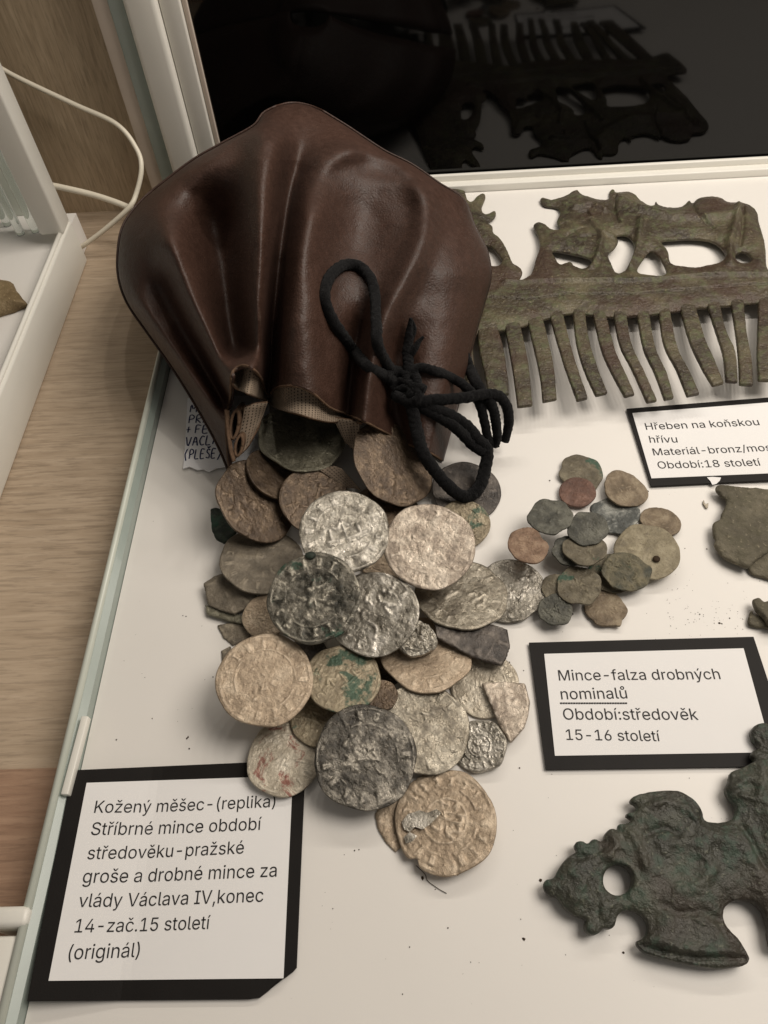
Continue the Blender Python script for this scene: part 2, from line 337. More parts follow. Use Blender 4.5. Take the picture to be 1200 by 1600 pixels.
# neighbouring showcase at the left
lc = empty('side_showcase', label='second white showcase on the table at the left edge', cat='showcase')
XO = -.1490
link('skirt', box_mesh('skirt', XO-.0030, XO, -.06, .3100, TZ+.0003, .0115, .0010), M['frame'], lc)
link('floor_panel', box_mesh('floor_panel', -.34, XO-.0032, -.06, .3250, TZ+.0003, .0060), M['tray'], lc, smooth=False)
link('corner_post', box_mesh('corner_post', XO-.0110, XO-.0002, .2985, .3098, .0118, .34, .0010), M['frame'], lc)
link('back_panel', box_mesh('back_panel', -.34, XO-.0130, .3252, .3280, TZ+.0003, .34), M['rail'], lc, smooth=False)
link('lip_bead', tube_mesh('lip_bead', [(XO-.0022, -.06, .0118), (XO-.0022, .1, .0118), (XO-.0022, .300, .0118)], .0011, 8), M['frame'], lc)
for k, (px, py, hh) in enumerate([(33, 366, .07), (56, 362, .075), (12, 352, .07)]):  # added rods standing in for vertical glints reflected in the glass
    q = P(px, py, .006)
    tag(link('acrylic_rod', tube_mesh('acrylic_rod', [(q[0], q[1], .0061), (q[0], q[1], .03), (q[0]-.001, q[1], hh)], .0019, 12), M['acrylic']),
        ['clear acrylic rod, middle of three in the left showcase', 'clear acrylic rod nearest the corner post of the left showcase', 'clear acrylic rod, leftmost of three in the left showcase'][k], 'rod', 'acrylic rods in the left showcase')

# ------------------------------------------------------------------ solids from a traced outline
def outline_solid(name, loops, zb, th, voxel=.0005, bev=.0008, closed_spline=True, n=None, puff=0.0, puff_w=.004, rough=.0004, strokes=(), seed=0, tilt=(0, 0)):
    """loops: outline then holes, as plan points (metres). A plate th thick at height zb, edges rounded, top swollen and worn"""
    cu = bpy.data.curves.new(name, 'CURVE'); cu.dimensions = '2D'; cu.fill_mode = 'BOTH'
    cu.extrude = max(th/2-bev, .0001); cu.bevel_depth = bev; cu.offset = -bev; cu.bevel_resolution = 1
    res = []
    for lp in loops:
        pts = spline(lp, n or max(40, len(lp)*5), True) if closed_spline else np.asarray(lp)
        res.append(pts)
    c0 = res[0].mean(0)
    for pts in res:
        s = cu.splines.new('POLY'); s.points.add(len(pts)-1)
        s.points.foreach_set('co', np.c_[pts-c0, np.zeros(len(pts)), np.ones(len(pts))].ravel()); s.use_cyclic_u = True
    o = bpy.data.objects.new(name, cu); COL.objects.link(o)
    dg = bpy.context.evaluated_depsgraph_get(); me = bpy.data.meshes.new_from_object(o.evaluated_get(dg)); bpy.data.objects.remove(o); bpy.data.curves.remove(cu)
    ob = bpy.data.objects.new('t', me); COL.objects.link(ob)
    wl = ob.modifiers.new('w', 'WELD'); wl.merge_threshold = 1e-5
    md = ob.modifiers.new('r', 'REMESH'); md.mode = 'VOXEL'; md.voxel_size = voxel
    sm = ob.modifiers.new('s', 'SMOOTH'); sm.iterations = 1; sm.factor = .5
    dg = bpy.context.evaluated_depsgraph_get(); m2 = bpy.data.meshes.new_from_object(ob.evaluated_get(dg)); bpy.data.objects.remove(ob); bpy.data.meshes.remove(me)
    nv = len(m2.vertices); co = np.zeros(nv*3); m2.vertices.foreach_get('co', co); co = co.reshape(-1, 3)
    no = np.zeros(nv*3); m2.vertices.foreach_get('normal', no); no = no.reshape(-1, 3)
    x, y = co[:, 0]+c0[0], co[:, 1]+c0[1]
    d = np.full(nv, 1e9)
    for pts in res: d = np.minimum(d, seg_dist(x, y, np.vstack([pts, pts[:1]]))[0])
    topw = np.clip((no[:, 2]+.1)/.5, 0, 1)
    h = puff*(1-np.exp(-(d/puff_w)**2)) + rough*2*(fbm(x*1000, y*1000, .22, seed, 4)-.5) + rough*1.2*(fbm(x*1000, y*1000, .8, seed+5, 3)-.5)
    for pl, a, wd_ in strokes:
        dd, _ = seg_dist(x, y, pl); h = h + a*np.exp(-(dd/wd_)**2)
    co[:, 2] += topw*h
    co[:, :2] += no[:, :2]*((fbm(x*1000, y*1000, .5, seed+9, 3)-.5)*rough*1.2)[:, None]
    co[:, 0] = x; co[:, 1] = y; co[:, 2] += zb+th/2 + tilt[0]*(x-c0[0]) + tilt[1]*(y-c0[1])
    m2.vertices.foreach_set('co', co.ravel()); m2.update(); m2.name = name; m2.materials.clear()
    return m2
def crop(pts, s, ox, oy, z=0.0): return np.array([P(ox+a/s, oy+b/s, z)[:2] for a, b in pts])

# ------------------------------------------------------------------ pouch: depth of its upper sheet along the view, folds and all
LEFT = [(359, 737), (341, 695), (308, 635), (270, 574), (231, 519), (201, 475), (187, 437), (185, 398), (193, 354), (220, 316), (259, 283), (303, 250), (347, 225), (396, 198), (412, 178), (435, 166)]
RIGHT = [(693, 721), (710, 657), (726, 596), (740, 536), (759, 470), (768, 431), (762, 393), (743, 354), (726, 313), (688, 288), (644, 258), (600, 236), (545, 200), (501, 173)]
TOP = [(435, 166), (452, 162), (468, 162), (485, 166), (501, 173)]
BOT = [(359, 737), (354, 690), (354, 650), (360, 620), (361, 592), (366, 577), (380, 571), (396, 577), (408, 592), (415, 612), (421, 616), (430, 607), (446, 603), (466, 604), (490, 615), (515, 636), (540, 647), (566, 657), (600, 674), (640, 695), (668, 705), (693, 721)]
NS, NTT = 260, 240
Lc, Rc, Tc, Bc = spline(LEFT, NTT), spline(RIGHT, NTT), spline(TOP, NS), spline(BOT, NS)
# spread the mouth samples by horizontal run so that folds run straight up the pouch
s = np.linspace(0, 1, NS)[None, :, None]; tt = np.linspace(0, 1, NTT)[:, None, None]
G0 = (1-s)*Lc[:, None]+s*Rc[:, None]+(1-tt)*Bc[None]+tt*Tc[None]-((1-s)*(1-tt)*Bc[0]+s*(1-tt)*Bc[-1]+(1-s)*tt*Tc[0]+s*tt*Tc[-1])
GX, GY = G0[..., 0], G0[..., 1]
S2, T2 = np.broadcast_to(s[..., 0], GX.shape), np.broadcast_to(tt[..., 0], GX.shape)
def d_centre(py): return np.interp(py, [165, 250, 350, 425, 500, 575, 650, 737], [.262, .2480, .2375, .2335, .2325, .2340, .2365, .240])
def d_edge(py): return np.interp(py, [165, 300, 400, 520, 635, 737], [.287, .287, .281, .271, .2605, .2515])
bul = np.clip(1-np.abs(2*S2-1)**2.3, 0, 1)**.5
tb = np.clip(1-T2**5, 0, 1)**.5
DE = d_edge(GY); DF = DE-(DE-d_centre(GY))*bul*tb
fold = np.zeros_like(DF)
def crease(pl, amp, wd_, t0=.12, t1=.0, p=2.0):
    """a ridge (amp>0, towards the viewer) or valley along pl; tapers over the first t0 and last t1 of its length"""
    global fold
    d, q = seg_dist(GX, GY, spline(pl, 40)); taper = np.ones_like(q)
    sst = lambda v_: v_*v_*(3-2*v_)
    if t0: taper *= sst(np.clip(q/t0, 0, 1))
    if t1: taper *= sst(np.clip((1-q)/t1, 0, 1))
    wv = np.interp(q, np.linspace(0, 1, len(wd_)), wd_) if isinstance(wd_, (tuple, list)) else wd_
    fold = fold+amp*np.exp(-(d/wv)**p)*taper
crease([(226, 322), (258, 350), (290, 448), (343, 558), (388, 650)], .0120, (30, 19, 13), .22)
crease([(316, 250), (333, 325), (354, 430), (371, 520), (379, 575)], -.0300, (56, 42, 22), .36, .1, 2.0)
crease([(430, 165), (412, 260), (400, 400), (389, 582)], .0200, (30, 29, 27), .14, 0, 2.4)
crease([(488, 178), (456, 290), (434, 430), (419, 614)], -.0300, (24, 15, 11), .45, 0, 1.8)
crease([(500, 262), (478, 340), (468, 450), (472, 614)], .0130, (34, 38, 42), .22, 0, 2.4)
fold = fold-.0150*np.exp(-((GX-566+.10*(GY-370))/54)**2-((GY-365)/88)**2)
crease([(578, 440), (556, 545), (543, 650)], -.0130, (26, 17, 11), .45)
crease([(492, 330), (498, 272), (526, 240), (572, 226), (624, 246), (662, 300), (664, 360), (634, 430), (602, 495), (580, 570), (568, 662)], .0100, (22, 20, 18), .22)
crease([(233, 385), (260, 450), (308, 545), (350, 626)], -.0120, (28, 24, 13), .25)
crease([(194, 440), (238, 514), (298, 588), (350, 656)], .0065, (16, 13, 9), .2)
crease([(705, 330), (712, 430), (698, 560), (670, 704)], .0060, (44, 46, 34), .3)
crease([(645, 470), (622, 560), (614, 620), (634, 704)], -.0080, (28, 23, 16), .4)
crease([(738, 318), (748, 400), (735, 500)], -.0005, 2.2, .1, .1)
soft = np.clip(np.minimum(S2, 1-S2)/.05, 0, 1)*np.clip((1-T2)/.06, 0, 1)
for _k in range(10):                                   # leather never creases knife-sharp
    fp = np.pad(fold, 1, mode='edge'); fold = (fp[1:-1, :-2]+2*fp[1:-1, 1:-1]+fp[1:-1, 2:])/4
for _k in range(4):
    fp = np.pad(fold, 1, mode='edge'); fold = (fp[:-2, 1:-1]+2*fp[1:-1, 1:-1]+fp[2:, 1:-1])/4
fold = fold*soft + (fbm(GX, GY, .012, 3, 3)-.5)*.0030*soft + (fbm(GX, GY, .045, 8, 3)-.5)*.0006*soft
DF = DF-fold
XYF = np.c_[GX.ravel(), GY.ravel()]
def front_depth(px, py):
    i = np.argmin((XYF[:, 0]-px)**2+(XYF[:, 1]-py)**2); return DF.ravel()[i]
RYS = rays(XYF)
VF = (CAM+RYS*DF.ravel()[:, None]).reshape(NTT, NS, 3)
Dg = ((.0012-CAM_H)/RYS[:, 2]).reshape(NTT, NS); Dw = (.330/RYS[:, 1]).reshape(NTT, NS)
DB = np.minimum(np.minimum(DE+.055*np.clip(1-np.abs(2*S2-1)**2.6, 0, 1)**.5*tb+.0004, Dg), Dw)
DB = np.maximum(DB, DE+.0002)
VB = (CAM+RYS*DB.ravel()[:, None]).reshape(NTT, NS, 3)[::2, ::2]

# ------------------------------------------------------------------ coins: pose from the seen ellipse, stacked one upon another
def ellipse_px(c, n=72, k=1.0):
    cx, cy, a, b, ang = c; th = np.linspace(0, 2*math.pi, n, endpoint=False); ca, sa = math.cos(math.radians(ang)), math.sin(math.radians(ang))
    u, v_ = a*k*np.cos(th), b*k*np.sin(th); return np.c_[cx+u*ca-v_*sa, cy+u*sa+v_*ca]
def cam_dirs(xy): xy = np.asarray(xy, float); return np.c_[(xy[:, 0]-600)/F_PX, (xy[:, 1]-800)/F_PX, np.ones(len(xy))]
CB = np.stack([RT, -UP, FW], 1)                        # camera axes (x right, y down, z ahead) in the world
def disc_normal(c, maxtilt):
    e = cam_dirs(ellipse_px(c, 40)); x, y = e[:, 0], e[:, 1]
    A = np.c_[x*x, 2*x*y, y*y, 2*x, 2*y]; k = np.linalg.lstsq(A, np.ones(len(x)), rcond=None)[0]
    Q = np.array([[k[0], k[1], k[3]], [k[1], k[2], k[4]], [k[3], k[4], -1]])
    wv, E = np.linalg.eigh(Q); 
    if (wv > 0).sum() == 1: wv = -wv
    o = np.argsort(-wv); wv, E = wv[o], E[:, o]
    l1, l2, l3 = wv; g = math.sqrt(max(0, (l1-l2)/(l1-l3))); h = math.sqrt(max(0, (l2-l3)/(l1-l3)))
    best = None
    for sg in (1, -1):
        for sh in (1, -1):
            n = CB @ (E @ np.array([sg*g, 0, sh*h]))
            if n[2] < 0: n = -n
            if best is None or n[2] > best[2]: best = n
    n = best/np.linalg.norm(best); tilt = math.acos(min(1, n[2]))
    if tilt > maxtilt:
        hz = np.array([n[0], n[1], 0]); hz /= np.linalg.norm(hz); n = hz*math.sin(maxtilt)+np.array([0, 0, math.cos(maxtilt)])
    return n
STACK = []                                             # (inside test, plane normal, plane offset)
def settle(xy_in, n, inside, ctr, gap=.0011, gap0=.0007, zmin=0.0):
    """depth of the centre: as low as the board and the pieces already laid allow"""
    R_ = rays(xy_in); rc = ray(*ctr); g = (rc@n)/(R_@n)
    k = np.min(((zmin+gap0-CAM_H)/R_[:, 2])/g)
    for ins, n2, o2, gp in STACK:
        m = ins(xy_in)
        if m.any():
            D = (o2-CAM@n2)/(R_[m]@n2); cosv = np.abs(R_[m]@n2)/np.linalg.norm(R_[m], axis=1)
            k = min(k, np.min((D-gap/np.maximum(cosv, .3))/g[m]))
    return k
def relief_field(x, y, seed, style):
    """what is struck on a coin: rims, legend, device; x,y in -1..1"""
    rg = np.random.default_rng(seed); r = np.hypot(x, y); a = np.arctan2(y, x); h = np.zeros_like(x)
    ring = lambda r0, wd_: np.exp(-((r-r0-.012*np.sin(a*2+seed))/wd_)**2)
    if style == 'blank':
        h = .5*ring(.82, .03)*np.clip(vnoise(x, y, 3, seed)*3-1.2, 0, 1)
        for _ in range(14):
            p0 = rg.normal(0, .34, 2); d, _q = seg_dist(x, y, [p0, p0+rg.uniform(-.2, .2, 2)]); h = np.maximum(h, rg.uniform(.3, .9)*np.exp(-(d/.045)**2))
        return h
    h += (.55*ring(.93, .020) + .7*ring(.63, .015))*np.clip(vnoise(np.cos(a)*2, np.sin(a)*2, 2.2, seed*.3)*2.2-.5, .1, 1)
    if style == 'double': h += .7*ring(.42, .02)
    off = rg.random()*6.28; nl = 15 if style != 'double' else 17
    def strokes(lx, ly, sc, hh, wd_):
        out = np.zeros_like(x)
        kind = rg.integers(0, 7)
        bars = {0: [((-.4, 0), (-.4, 1)), ((.4, 0), (.4, 1)), ((-.4, .5), (.4, .5))], 1: [((0, 0), (0, 1)), ((-.35, 0), (.35, 0)), ((-.35, 1), (.35, 1))],
                2: [((-.4, 0), (0, 1)), ((.4, 0), (0, 1)), ((-.2, .4), (.2, .4))], 3: [((-.4, 0), (-.4, 1)), ((-.4, 1), (.4, .8)), ((.4, .8), (-.4, .5)), ((-.4, .5), (.4, 0))],
                4: [((-.4, .1), (-.4, .9)), ((-.4, .9), (.4, .9)), ((.4, .9), (.4, .1)), ((.4, .1), (-.4, .1))], 5: [((-.4, 0), (-.4, 1)), ((-.4, 1), (.4, 0)), ((.4, 0), (.4, 1))],
                6: [((.4, .9), (-.3, .8)), ((-.3, .8), (-.4, .2)), ((-.4, .2), (.4, .1))]}[int(kind)]
        for (x0, y0), (x1, y1) in bars:
            q0 = np.array([x0*sc, y0*hh]); d = np.array([x1*sc, y1*hh])-q0
            q = np.clip(((lx-q0[0])*d[0]+(ly-q0[1])*d[1])/(d@d), 0, 1)
            out = np.maximum(out, np.exp(-(np.hypot(lx-q0[0]-q*d[0], ly-q0[1]-q*d[1])/wd_)**2))
        return out
    for i in range(nl):
        th = off+i*2*math.pi/nl; da = (a-th+math.pi) % (2*math.pi)-math.pi
        m = np.abs(da) < .26
        if m.any():
            L = strokes(np.where(m, da*.78, 9), r-.69, .075, .17, .021); h = np.maximum(h, L*rg.uniform(.6, 1.0))
    if style == 'crown':
        for x0 in (-.32, 0, .32):
            for pl in ([(x0, -.15), (x0, .22)], [(x0-.12, .1), (x0, .24), (x0+.12, .1)]):
                d, _ = seg_dist(x, y, pl); h = np.maximum(h, np.exp(-(d/.035)**2))
        for yy in (-.16, -.24): d, _ = seg_dist(x, y, [(-.42, yy), (0, yy-.05), (.42, yy)]); h = np.maximum(h, np.exp(-(d/.03)**2))
    elif style == 'plain':
        h *= .9
        for _ in range(10):
            p0 = rg.normal(0, .24, 2); d, _q = seg_dist(x, y, [p0, p0+rg.uniform(-.1, .1, 2)]); h = np.maximum(h, .6*np.exp(-(d/.03)**2)*(r < .6))
    elif style in ('lion', 'double'):
        for _ in range(20):
            p0 = rg.normal(0, .22, 2); pl = [p0, p0+rg.uniform(-.11, .11, 2)]; pl.append(pl[-1]+rg.uniform(-.11, .11, 2))
            d, _q = seg_dist(x, y, spline(pl, 12)); h = np.maximum(h, rg.uniform(.5, 1)*np.exp(-(d/rg.uniform(.02, .045))**2)*(r < (.6 if style == 'lion' else .4)))
    else:
        for _ in range(9):
            p0 = rg.uniform(-.45, .45, 2); pl = [p0]
            for _k in range(3): pl.append(pl[-1]+rg.uniform(-.22, .22, 2))
            d, _ = seg_dist(x, y, spline(pl, 20)); h = np.maximum(h, np.exp(-(d/.035)**2)*(r < .6))
    return h
def coin_mesh(name, Rm, th, seed, style='lion', irr=.017, amp=.00032, wear=.5, nicks=(), NR=40, NA=168, cut=None, dome=0.0, crumple=0.0, cracks=0):
    rg = np.random.default_rng(seed+100); th_ = np.linspace(0, 2*math.pi, NA, endpoint=False)
    ro = np.ones(NA)
    for k in range(2, 9): ro += irr*rg.normal()/k**.6*np.cos(k*th_+rg.random()*6.28)*1.2
    ro += irr*.5*(vnoise(np.cos(th_)*3, np.sin(th_)*3, 3, seed)-.5)
    for a0, dep, wd_ in nicks:
        da = (th_-a0+math.pi) % (2*math.pi)-math.pi; ro -= dep*np.exp(-(da/wd_)**2)
    rr = np.linspace(0, 1, NR+1)[1:]**.9
    x = np.outer(rr, ro*np.cos(th_)); y = np.outer(rr, ro*np.sin(th_))
    if cut is not None:                               # broken along a line: clamp everything past it
        for (nx, ny, dd) in cut:
            over = np.maximum(0, x*nx+y*ny-dd-.03*(vnoise(x*-ny+y*nx, x*0, 5, seed)-.5)); x = x-over*nx; y = y-over*ny
    h = relief_field(x, y, seed, style)
    mask = np.clip((fbm(x, y, 2.6, seed*.37, 4)-(wear-.13))/.18, 0, 1)*(.6+.9*(fbm(x, y, 9, seed*.51+3, 2)-.1))
    rel = h*mask
    z = 1.25*amp*rel + amp*.65*(fbm(x, y, 4, seed*.11+2, 4)-.5) + amp*.8*(fbm(x, y, 13, seed*.23+4, 3)-.5) + dome*(x*x+y*y)
    z = z + .0022*Rm/.014*.16*(fbm(x, y, .9, seed*.7, 2)-.5) + crumple*(fbm(x, y, 2.6, seed*.9+1, 3)-.5)
    edge = np.clip((1-rr)/.03, 0, 1)[:, None]; z = z*1.0-(1-edge)**2*.00010
    if cracks:
        for _k in range(cracks):
            a0 = rg.random()*6.28; pl = [(1.02*math.cos(a0), 1.02*math.sin(a0)), (.8*math.cos(a0+.05), .8*math.sin(a0+.05)), (.62*math.cos(a0-.04), .62*math.sin(a0-.04))]
            d, _ = seg_dist(x, y, pl); z -= amp*1.6*np.exp(-(d/.012)**2)
    zc = z[0].mean(); top = np.stack([x*Rm, y*Rm, z+th/2], -1)
    bot = np.stack([x[-1]*Rm*.992, y[-1]*Rm*.992, (z[-1]-z[-1].mean())*.8+z.mean()*0-th/2], -1)
    bot2 = np.stack([x[-1]*Rm*.5, y[-1]*Rm*.5, np.full(NA, -th/2)], -1)
    V = np.vstack([top.reshape(-1, 3), bot, bot2, [[0, 0, zc+th/2]], [[0, 0, -th/2]]]); f = []
    i = np.arange(NR*NA).reshape(NR, NA); j = np.roll(i, -1, 1)
    f += np.stack([i[:-1], i[1:], j[1:], j[:-1]], -1).reshape(-1, 4).tolist()
    b = np.arange(NA)+NR*NA; bj = np.roll(b, -1); b2 = b+NA; b2j = np.roll(b2, -1)
    f += np.stack([i[-1], b, bj, j[-1]], -1).tolist()+np.stack([b, b2, b2j, bj], -1).tolist()
    c0 = NR*NA+2*NA; f += [(c0, int(i[0, k]), int(j[0, k])) for k in range(NA)]+[(c0+1, int(b2j[k]), int(b2[k])) for k in range(NA)]
    me = mesh(name, V, f); at = me.attributes.new('relief', 'FLOAT', 'POINT')
    at.data.foreach_set('value', np.r_[rel.ravel(), np.zeros(2*NA), rel[0].mean(), 0].astype(np.float32)); return me
def lay_coin(name, c, mat, label, cat, group, style='lion', seed=0, th=.0008, maxtilt=42, spin=None, zmin=0.0, gap=.0009, **kw):
    n = disc_normal(c, math.radians(maxtilt)); ring = ellipse_px(c, 48)
    fill = np.vstack([ring]+[ellipse_px(c, 40, k) for k in (.85, .7, .5, .3, .1)])
    def inside(xy, c=c):
        dx, dy = xy[:, 0]-c[0], xy[:, 1]-c[1]; ca, sa = math.cos(math.radians(c[4])), math.sin(math.radians(c[4]))
        return ((dx*ca+dy*sa)/c[2])**2+((-dx*sa+dy*ca)/c[3])**2 < 1.03
    k = settle(fill, n, inside, c[:2], gap=gap, zmin=zmin); rc = ray(c[0], c[1]); ctr = CAM+rc*k
    rr = rays(ring); pts = CAM+rr*(((ctr-CAM)@n)/(rr@n))[:, None]; cen = pts.mean(0); Rm = np.linalg.norm(pts-cen, axis=1).mean()
    STACK.append((inside, n, ctr@n, gap))
    zv = n; xv = np.cross([0, 1.0, 0], zv); xv /= np.linalg.norm(xv); yv = np.cross(zv, xv)
    o = link(name, coin_mesh(name, Rm, th, seed, style, **kw), mat, label=label, cat=cat, group=group)
    sp_ = (seed*2.399) % 6.283 if spin is None else spin
    m3 = Matrix(((xv[0], yv[0], zv[0]), (xv[1], yv[1], zv[1]), (xv[2], yv[2], zv[2]))).to_4x4()
    base = cen-zv*(th/2)
    o.matrix_world = Matrix.Translation(Vector(base)) @ m3 @ Matrix.Rotation(sp_, 4, 'Z')
    LOG.append((name, label[:34], round(Rm*2000, 1), round(cen[2]*1000, 1), round(math.degrees(math.acos(min(1, n[2]))), 1), round(k, 4)))
    return o
LOG = []
def lay_piece(name, poly, mat, label, cat, group, seed=0, th=.0009, tilt=(0, 0), amp=.0002, style='lion', voxel=.00045, gap=.0011, rough=.00025):
    """a broken piece with a traced outline"""
    n = np.array([-tilt[0], -tilt[1], 1.0]); n /= np.linalg.norm(n); poly = np.asarray(poly, float); ctr = poly.mean(0)
    fill = np.vstack([ctr+(poly-ctr)*k for k in (1, .75, .5, .2)]+[ctr+((poly+np.roll(poly, 1, 0))/2-ctr)*k for k in (1, .6)])
    inside = lambda xy, p=poly: inpoly(xy[:, 0], xy[:, 1], p)
    k = settle(fill, n, inside, ctr, gap=gap); c3 = CAM+ray(*ctr)*k; STACK.append((inside, n, c3@n, gap))
    R_ = rays(poly); pts = CAM+R_*(((c3-CAM)@n)/(R_@n))[:, None]
    me = outline_solid(name, [np.vstack([pts[:, :2]])], 0, th, voxel, th*.3, closed_spline=False, rough=rough, seed=seed)
    nv = len(me.vertices); co = np.zeros(nv*3); me.vertices.foreach_get('co', co); co = co.reshape(-1, 3)
    zs = co[:, 2]-th/2; sc = np.ptp(pts[:, :2], axis=0).max()/1.5; q = (co[:, :2]-pts[:, :2].mean(0))/sc
    rel = relief_field(q[:, 0]*.8+.3, q[:, 1]*.8-.2, seed, style)
    co[:, 2] = zs+c3[2]-th/2-((co[:, 0]-c3[0])*n[0]+(co[:, 1]-c3[1])*n[1])/n[2]+(zs > 0)*amp*rel
    me.vertices.foreach_set('co', co.ravel()); at = me.attributes.new('relief', 'FLOAT', 'POINT'); at.data.foreach_set('value', (rel*(zs > 0)).astype(np.float32)); me.update()
    LOG.append((name, label[:34], 0, round(c3[2]*1000, 1), 0, round(k, 4)))
    return link(name, me, mat, label=label, cat=cat, group=group)

# cards come first: coins lie on the corner of one of them
FONT = None
try:                                                   # the sans face that ships inside Blender itself
    import os
    FONT = bpy.data.fonts.load(os.path.join(bpy.utils.system_resource('DATAFILES', path='fonts'), 'Inter.woff2'))
except Exception: FONT = None
def text_faces(body):
    """flat letters; strokes of one letter that cross each other are filled one by one, a hair apart"""
    cu = bpy.data.curves.new('text', 'FONT'); cu.body = body; cu.resolution_u = 3
    if FONT: cu.font = FONT
    o = bpy.data.objects.new('text', cu); COL.objects.link(o)
    me1 = bpy.data.meshes.new_from_object(o.evaluated_get(bpy.context.evaluated_depsgraph_get()))
    for q in bpy.context.selected_objects: q.select_set(False)
    bpy.context.view_layer.objects.active = o; o.select_set(True); bpy.ops.object.convert(target='CURVE'); cu = o.data
    lay = []
    info = []
    for sp_ in cu.splines:
        p = np.array([b.co[:2] for b in sp_.bezier_points]); ar = .5*np.sum(p[:, 0]*np.roll(p[:, 1], -1)-np.roll(p[:, 0], -1)*p[:, 1]); info.append((sp_, p.min(0), p.max(0), ar, p))
    sgn = np.sign(max(info, key=lambda t_: abs(t_[3]))[3]); layers = {}
    outs = [t_ for t_ in info if np.sign(t_[3]) == sgn]
    for k, t_ in enumerate(outs):
        L = 0
        while any(layers.get(id(u[0])) == L and (t_[1] < u[2]).all() and (u[1] < t_[2]).all() for u in outs[:k]): L += 1
        layers[id(t_[0])] = L
    own = {id(t_[0]) for t_ in outs}
    bad = [t_ for k, t_ in enumerate(outs) if any(u is not t_ and (t_[1] < u[2]).all() and (u[1] < t_[2]).all() and layers[id(t_[0])]+layers[id(u[0])] > 0 and len(u[4]) < 10 and len(t_[4]) < 10 for u in outs)]
    V = [(v.co.x, v.co.y, 0.0) for v in me1.vertices]; xs = np.array([q[0] for q in V])
    sp_bad = [(t_[1][0], t_[2][0]) for t_ in bad]; lo_hi = []
    for a_, b_ in sorted(sp_bad):
        if lo_hi and a_ < lo_hi[-1][1]: lo_hi[-1][1] = max(b_, lo_hi[-1][1])
        else: lo_hi.append([a_, b_])
    Fc = [tuple(p.vertices) for p in me1.polygons if not any(all(a_-.004 <= xs[i] <= b_+.004 for i in p.vertices) for a_, b_ in lo_hi)]
    tmp = []; bpy.data.meshes.remove(me1)
    for t_ in bad:
        c2_ = bpy.data.curves.new('l', 'CURVE'); c2_.dimensions = '2D'; c2_.fill_mode = 'BOTH'; c2_.resolution_u = 3
        for u in [t_]+[h_ for h_ in info if id(h_[0]) not in own and inpoly(h_[4][:1, 0], h_[4][:1, 1], t_[4])[0]]:
            bs = u[0].bezier_points; ns_ = c2_.splines.new('BEZIER'); ns_.bezier_points.add(len(bs)-1); ns_.use_cyclic_u = True
            for a_, b_ in zip(bs, ns_.bezier_points):
                b_.handle_left_type = b_.handle_right_type = 'FREE'; b_.co = a_.co; b_.handle_left = a_.handle_left; b_.handle_right = a_.handle_right
        o2 = bpy.data.objects.new('l', c2_); COL.objects.link(o2); tmp.append((o2, c2_, layers[id(t_[0])]))
    dg = bpy.context.evaluated_depsgraph_get()
    for o2, c2_, L in tmp:
        me = bpy.data.meshes.new_from_object(o2.evaluated_get(dg))
        off = len(V); V += [(v.co.x, v.co.y, L*.00001) for v in me.vertices]; Fc += [tuple(off+i for i in p.vertices) for p in me.polygons]; bpy.data.meshes.remove(me)
    for o2, c2_, L in tmp: bpy.data.objects.remove(o2); bpy.data.curves.remove(c2_)
    bpy.data.objects.remove(o); bpy.data.curves.remove(cu)
    return np.array(V), Fc
def card(label, quad, paper, lines, zf, chamfer=None, torn=None, font_w=0.0):
    root = empty('caption_card', label=label, cat='card', group='caption cards with black borders')
    def sheet(nm, poly, off, th, m, n=10):
        q = [np.array(a, float) for a in poly]; N = 24; V = np.zeros((N, N, 3))
        for i, v_ in enumerate(np.linspace(0, 1, N)):
            for j, u in enumerate(np.linspace(0, 1, N)):
                a = (q[0]*(1-u)+q[1]*u)*(1-v_)+(q[3]*(1-u)+q[2]*u)*v_; w3 = Pz(a[0], a[1], zf); V[i, j] = (w3[0], w3[1], w3[2]+off)
        if chamfer is not None and nm == 'border':
            A = Pz(*chamfer[0], zf)[:2]; B = Pz(*chamfer[1], zf)[:2]; d = B-A; nn = np.array([-d[1], d[0]])/np.linalg.norm(d)
            if (V[0, 0, :2]-A)@nn > 0: nn = -nn
            ov = np.maximum(0, (V[..., :2]-A)@nn); V[..., :2] -= ov[..., None]*nn
        me = grid_mesh(nm, V); o = link(nm, me, m, root, smooth=False)
        md = o.modifiers.new('thickness', 'SOLIDIFY'); md.thickness = th; md.offset = 1 if me.polygons[0].normal.z < 0 else -1
        return o
    sheet('border', quad, .0009, .0007, M['black_card'])
    pp = sheet('paper', paper, .00112, .00018, M['paper'])
    for body, a, b, asp in lines:
        co, fcs_ = text_faces(body)
        x0, x1 = co[:, 0].min(), co[:, 0].max(); A = Pz(*a, zf); B = Pz(*b, zf); u = (B-A)[:2]; L = np.linalg.norm(u); u /= L; v_ = np.array([-u[1], u[0]]); k = L/(x1-x0)
        xy = A[:2]+np.outer((co[:, 0]-x0)*k, u)+np.outer(co[:, 1]*k*asp, v_)
        z = np.array([zf(p[0], p[1]) for p in xy])+.00122+co[:, 2]
        me = mesh('text_line', np.c_[xy, z], fcs_)
        link('text_line', me, M['ink'], pp, smooth=False)
    if torn is not None:
        pts = [Pz(a, b, zf)+np.array([0, 0, .00115]) for a, b in torn]
        link('torn_patch', mesh('torn_patch', pts, [tuple(range(len(pts)))]), M['paper'], root, smooth=False)
    return root
def c7(x, y): return (x/2.308, 1160+y/2.308)
def c6(x, y): return (780+x/2.7595, 980+y/2.7595)
def c5(x, y): return (760+x/2.727, 620+y/2.727)
A1 = 1.0
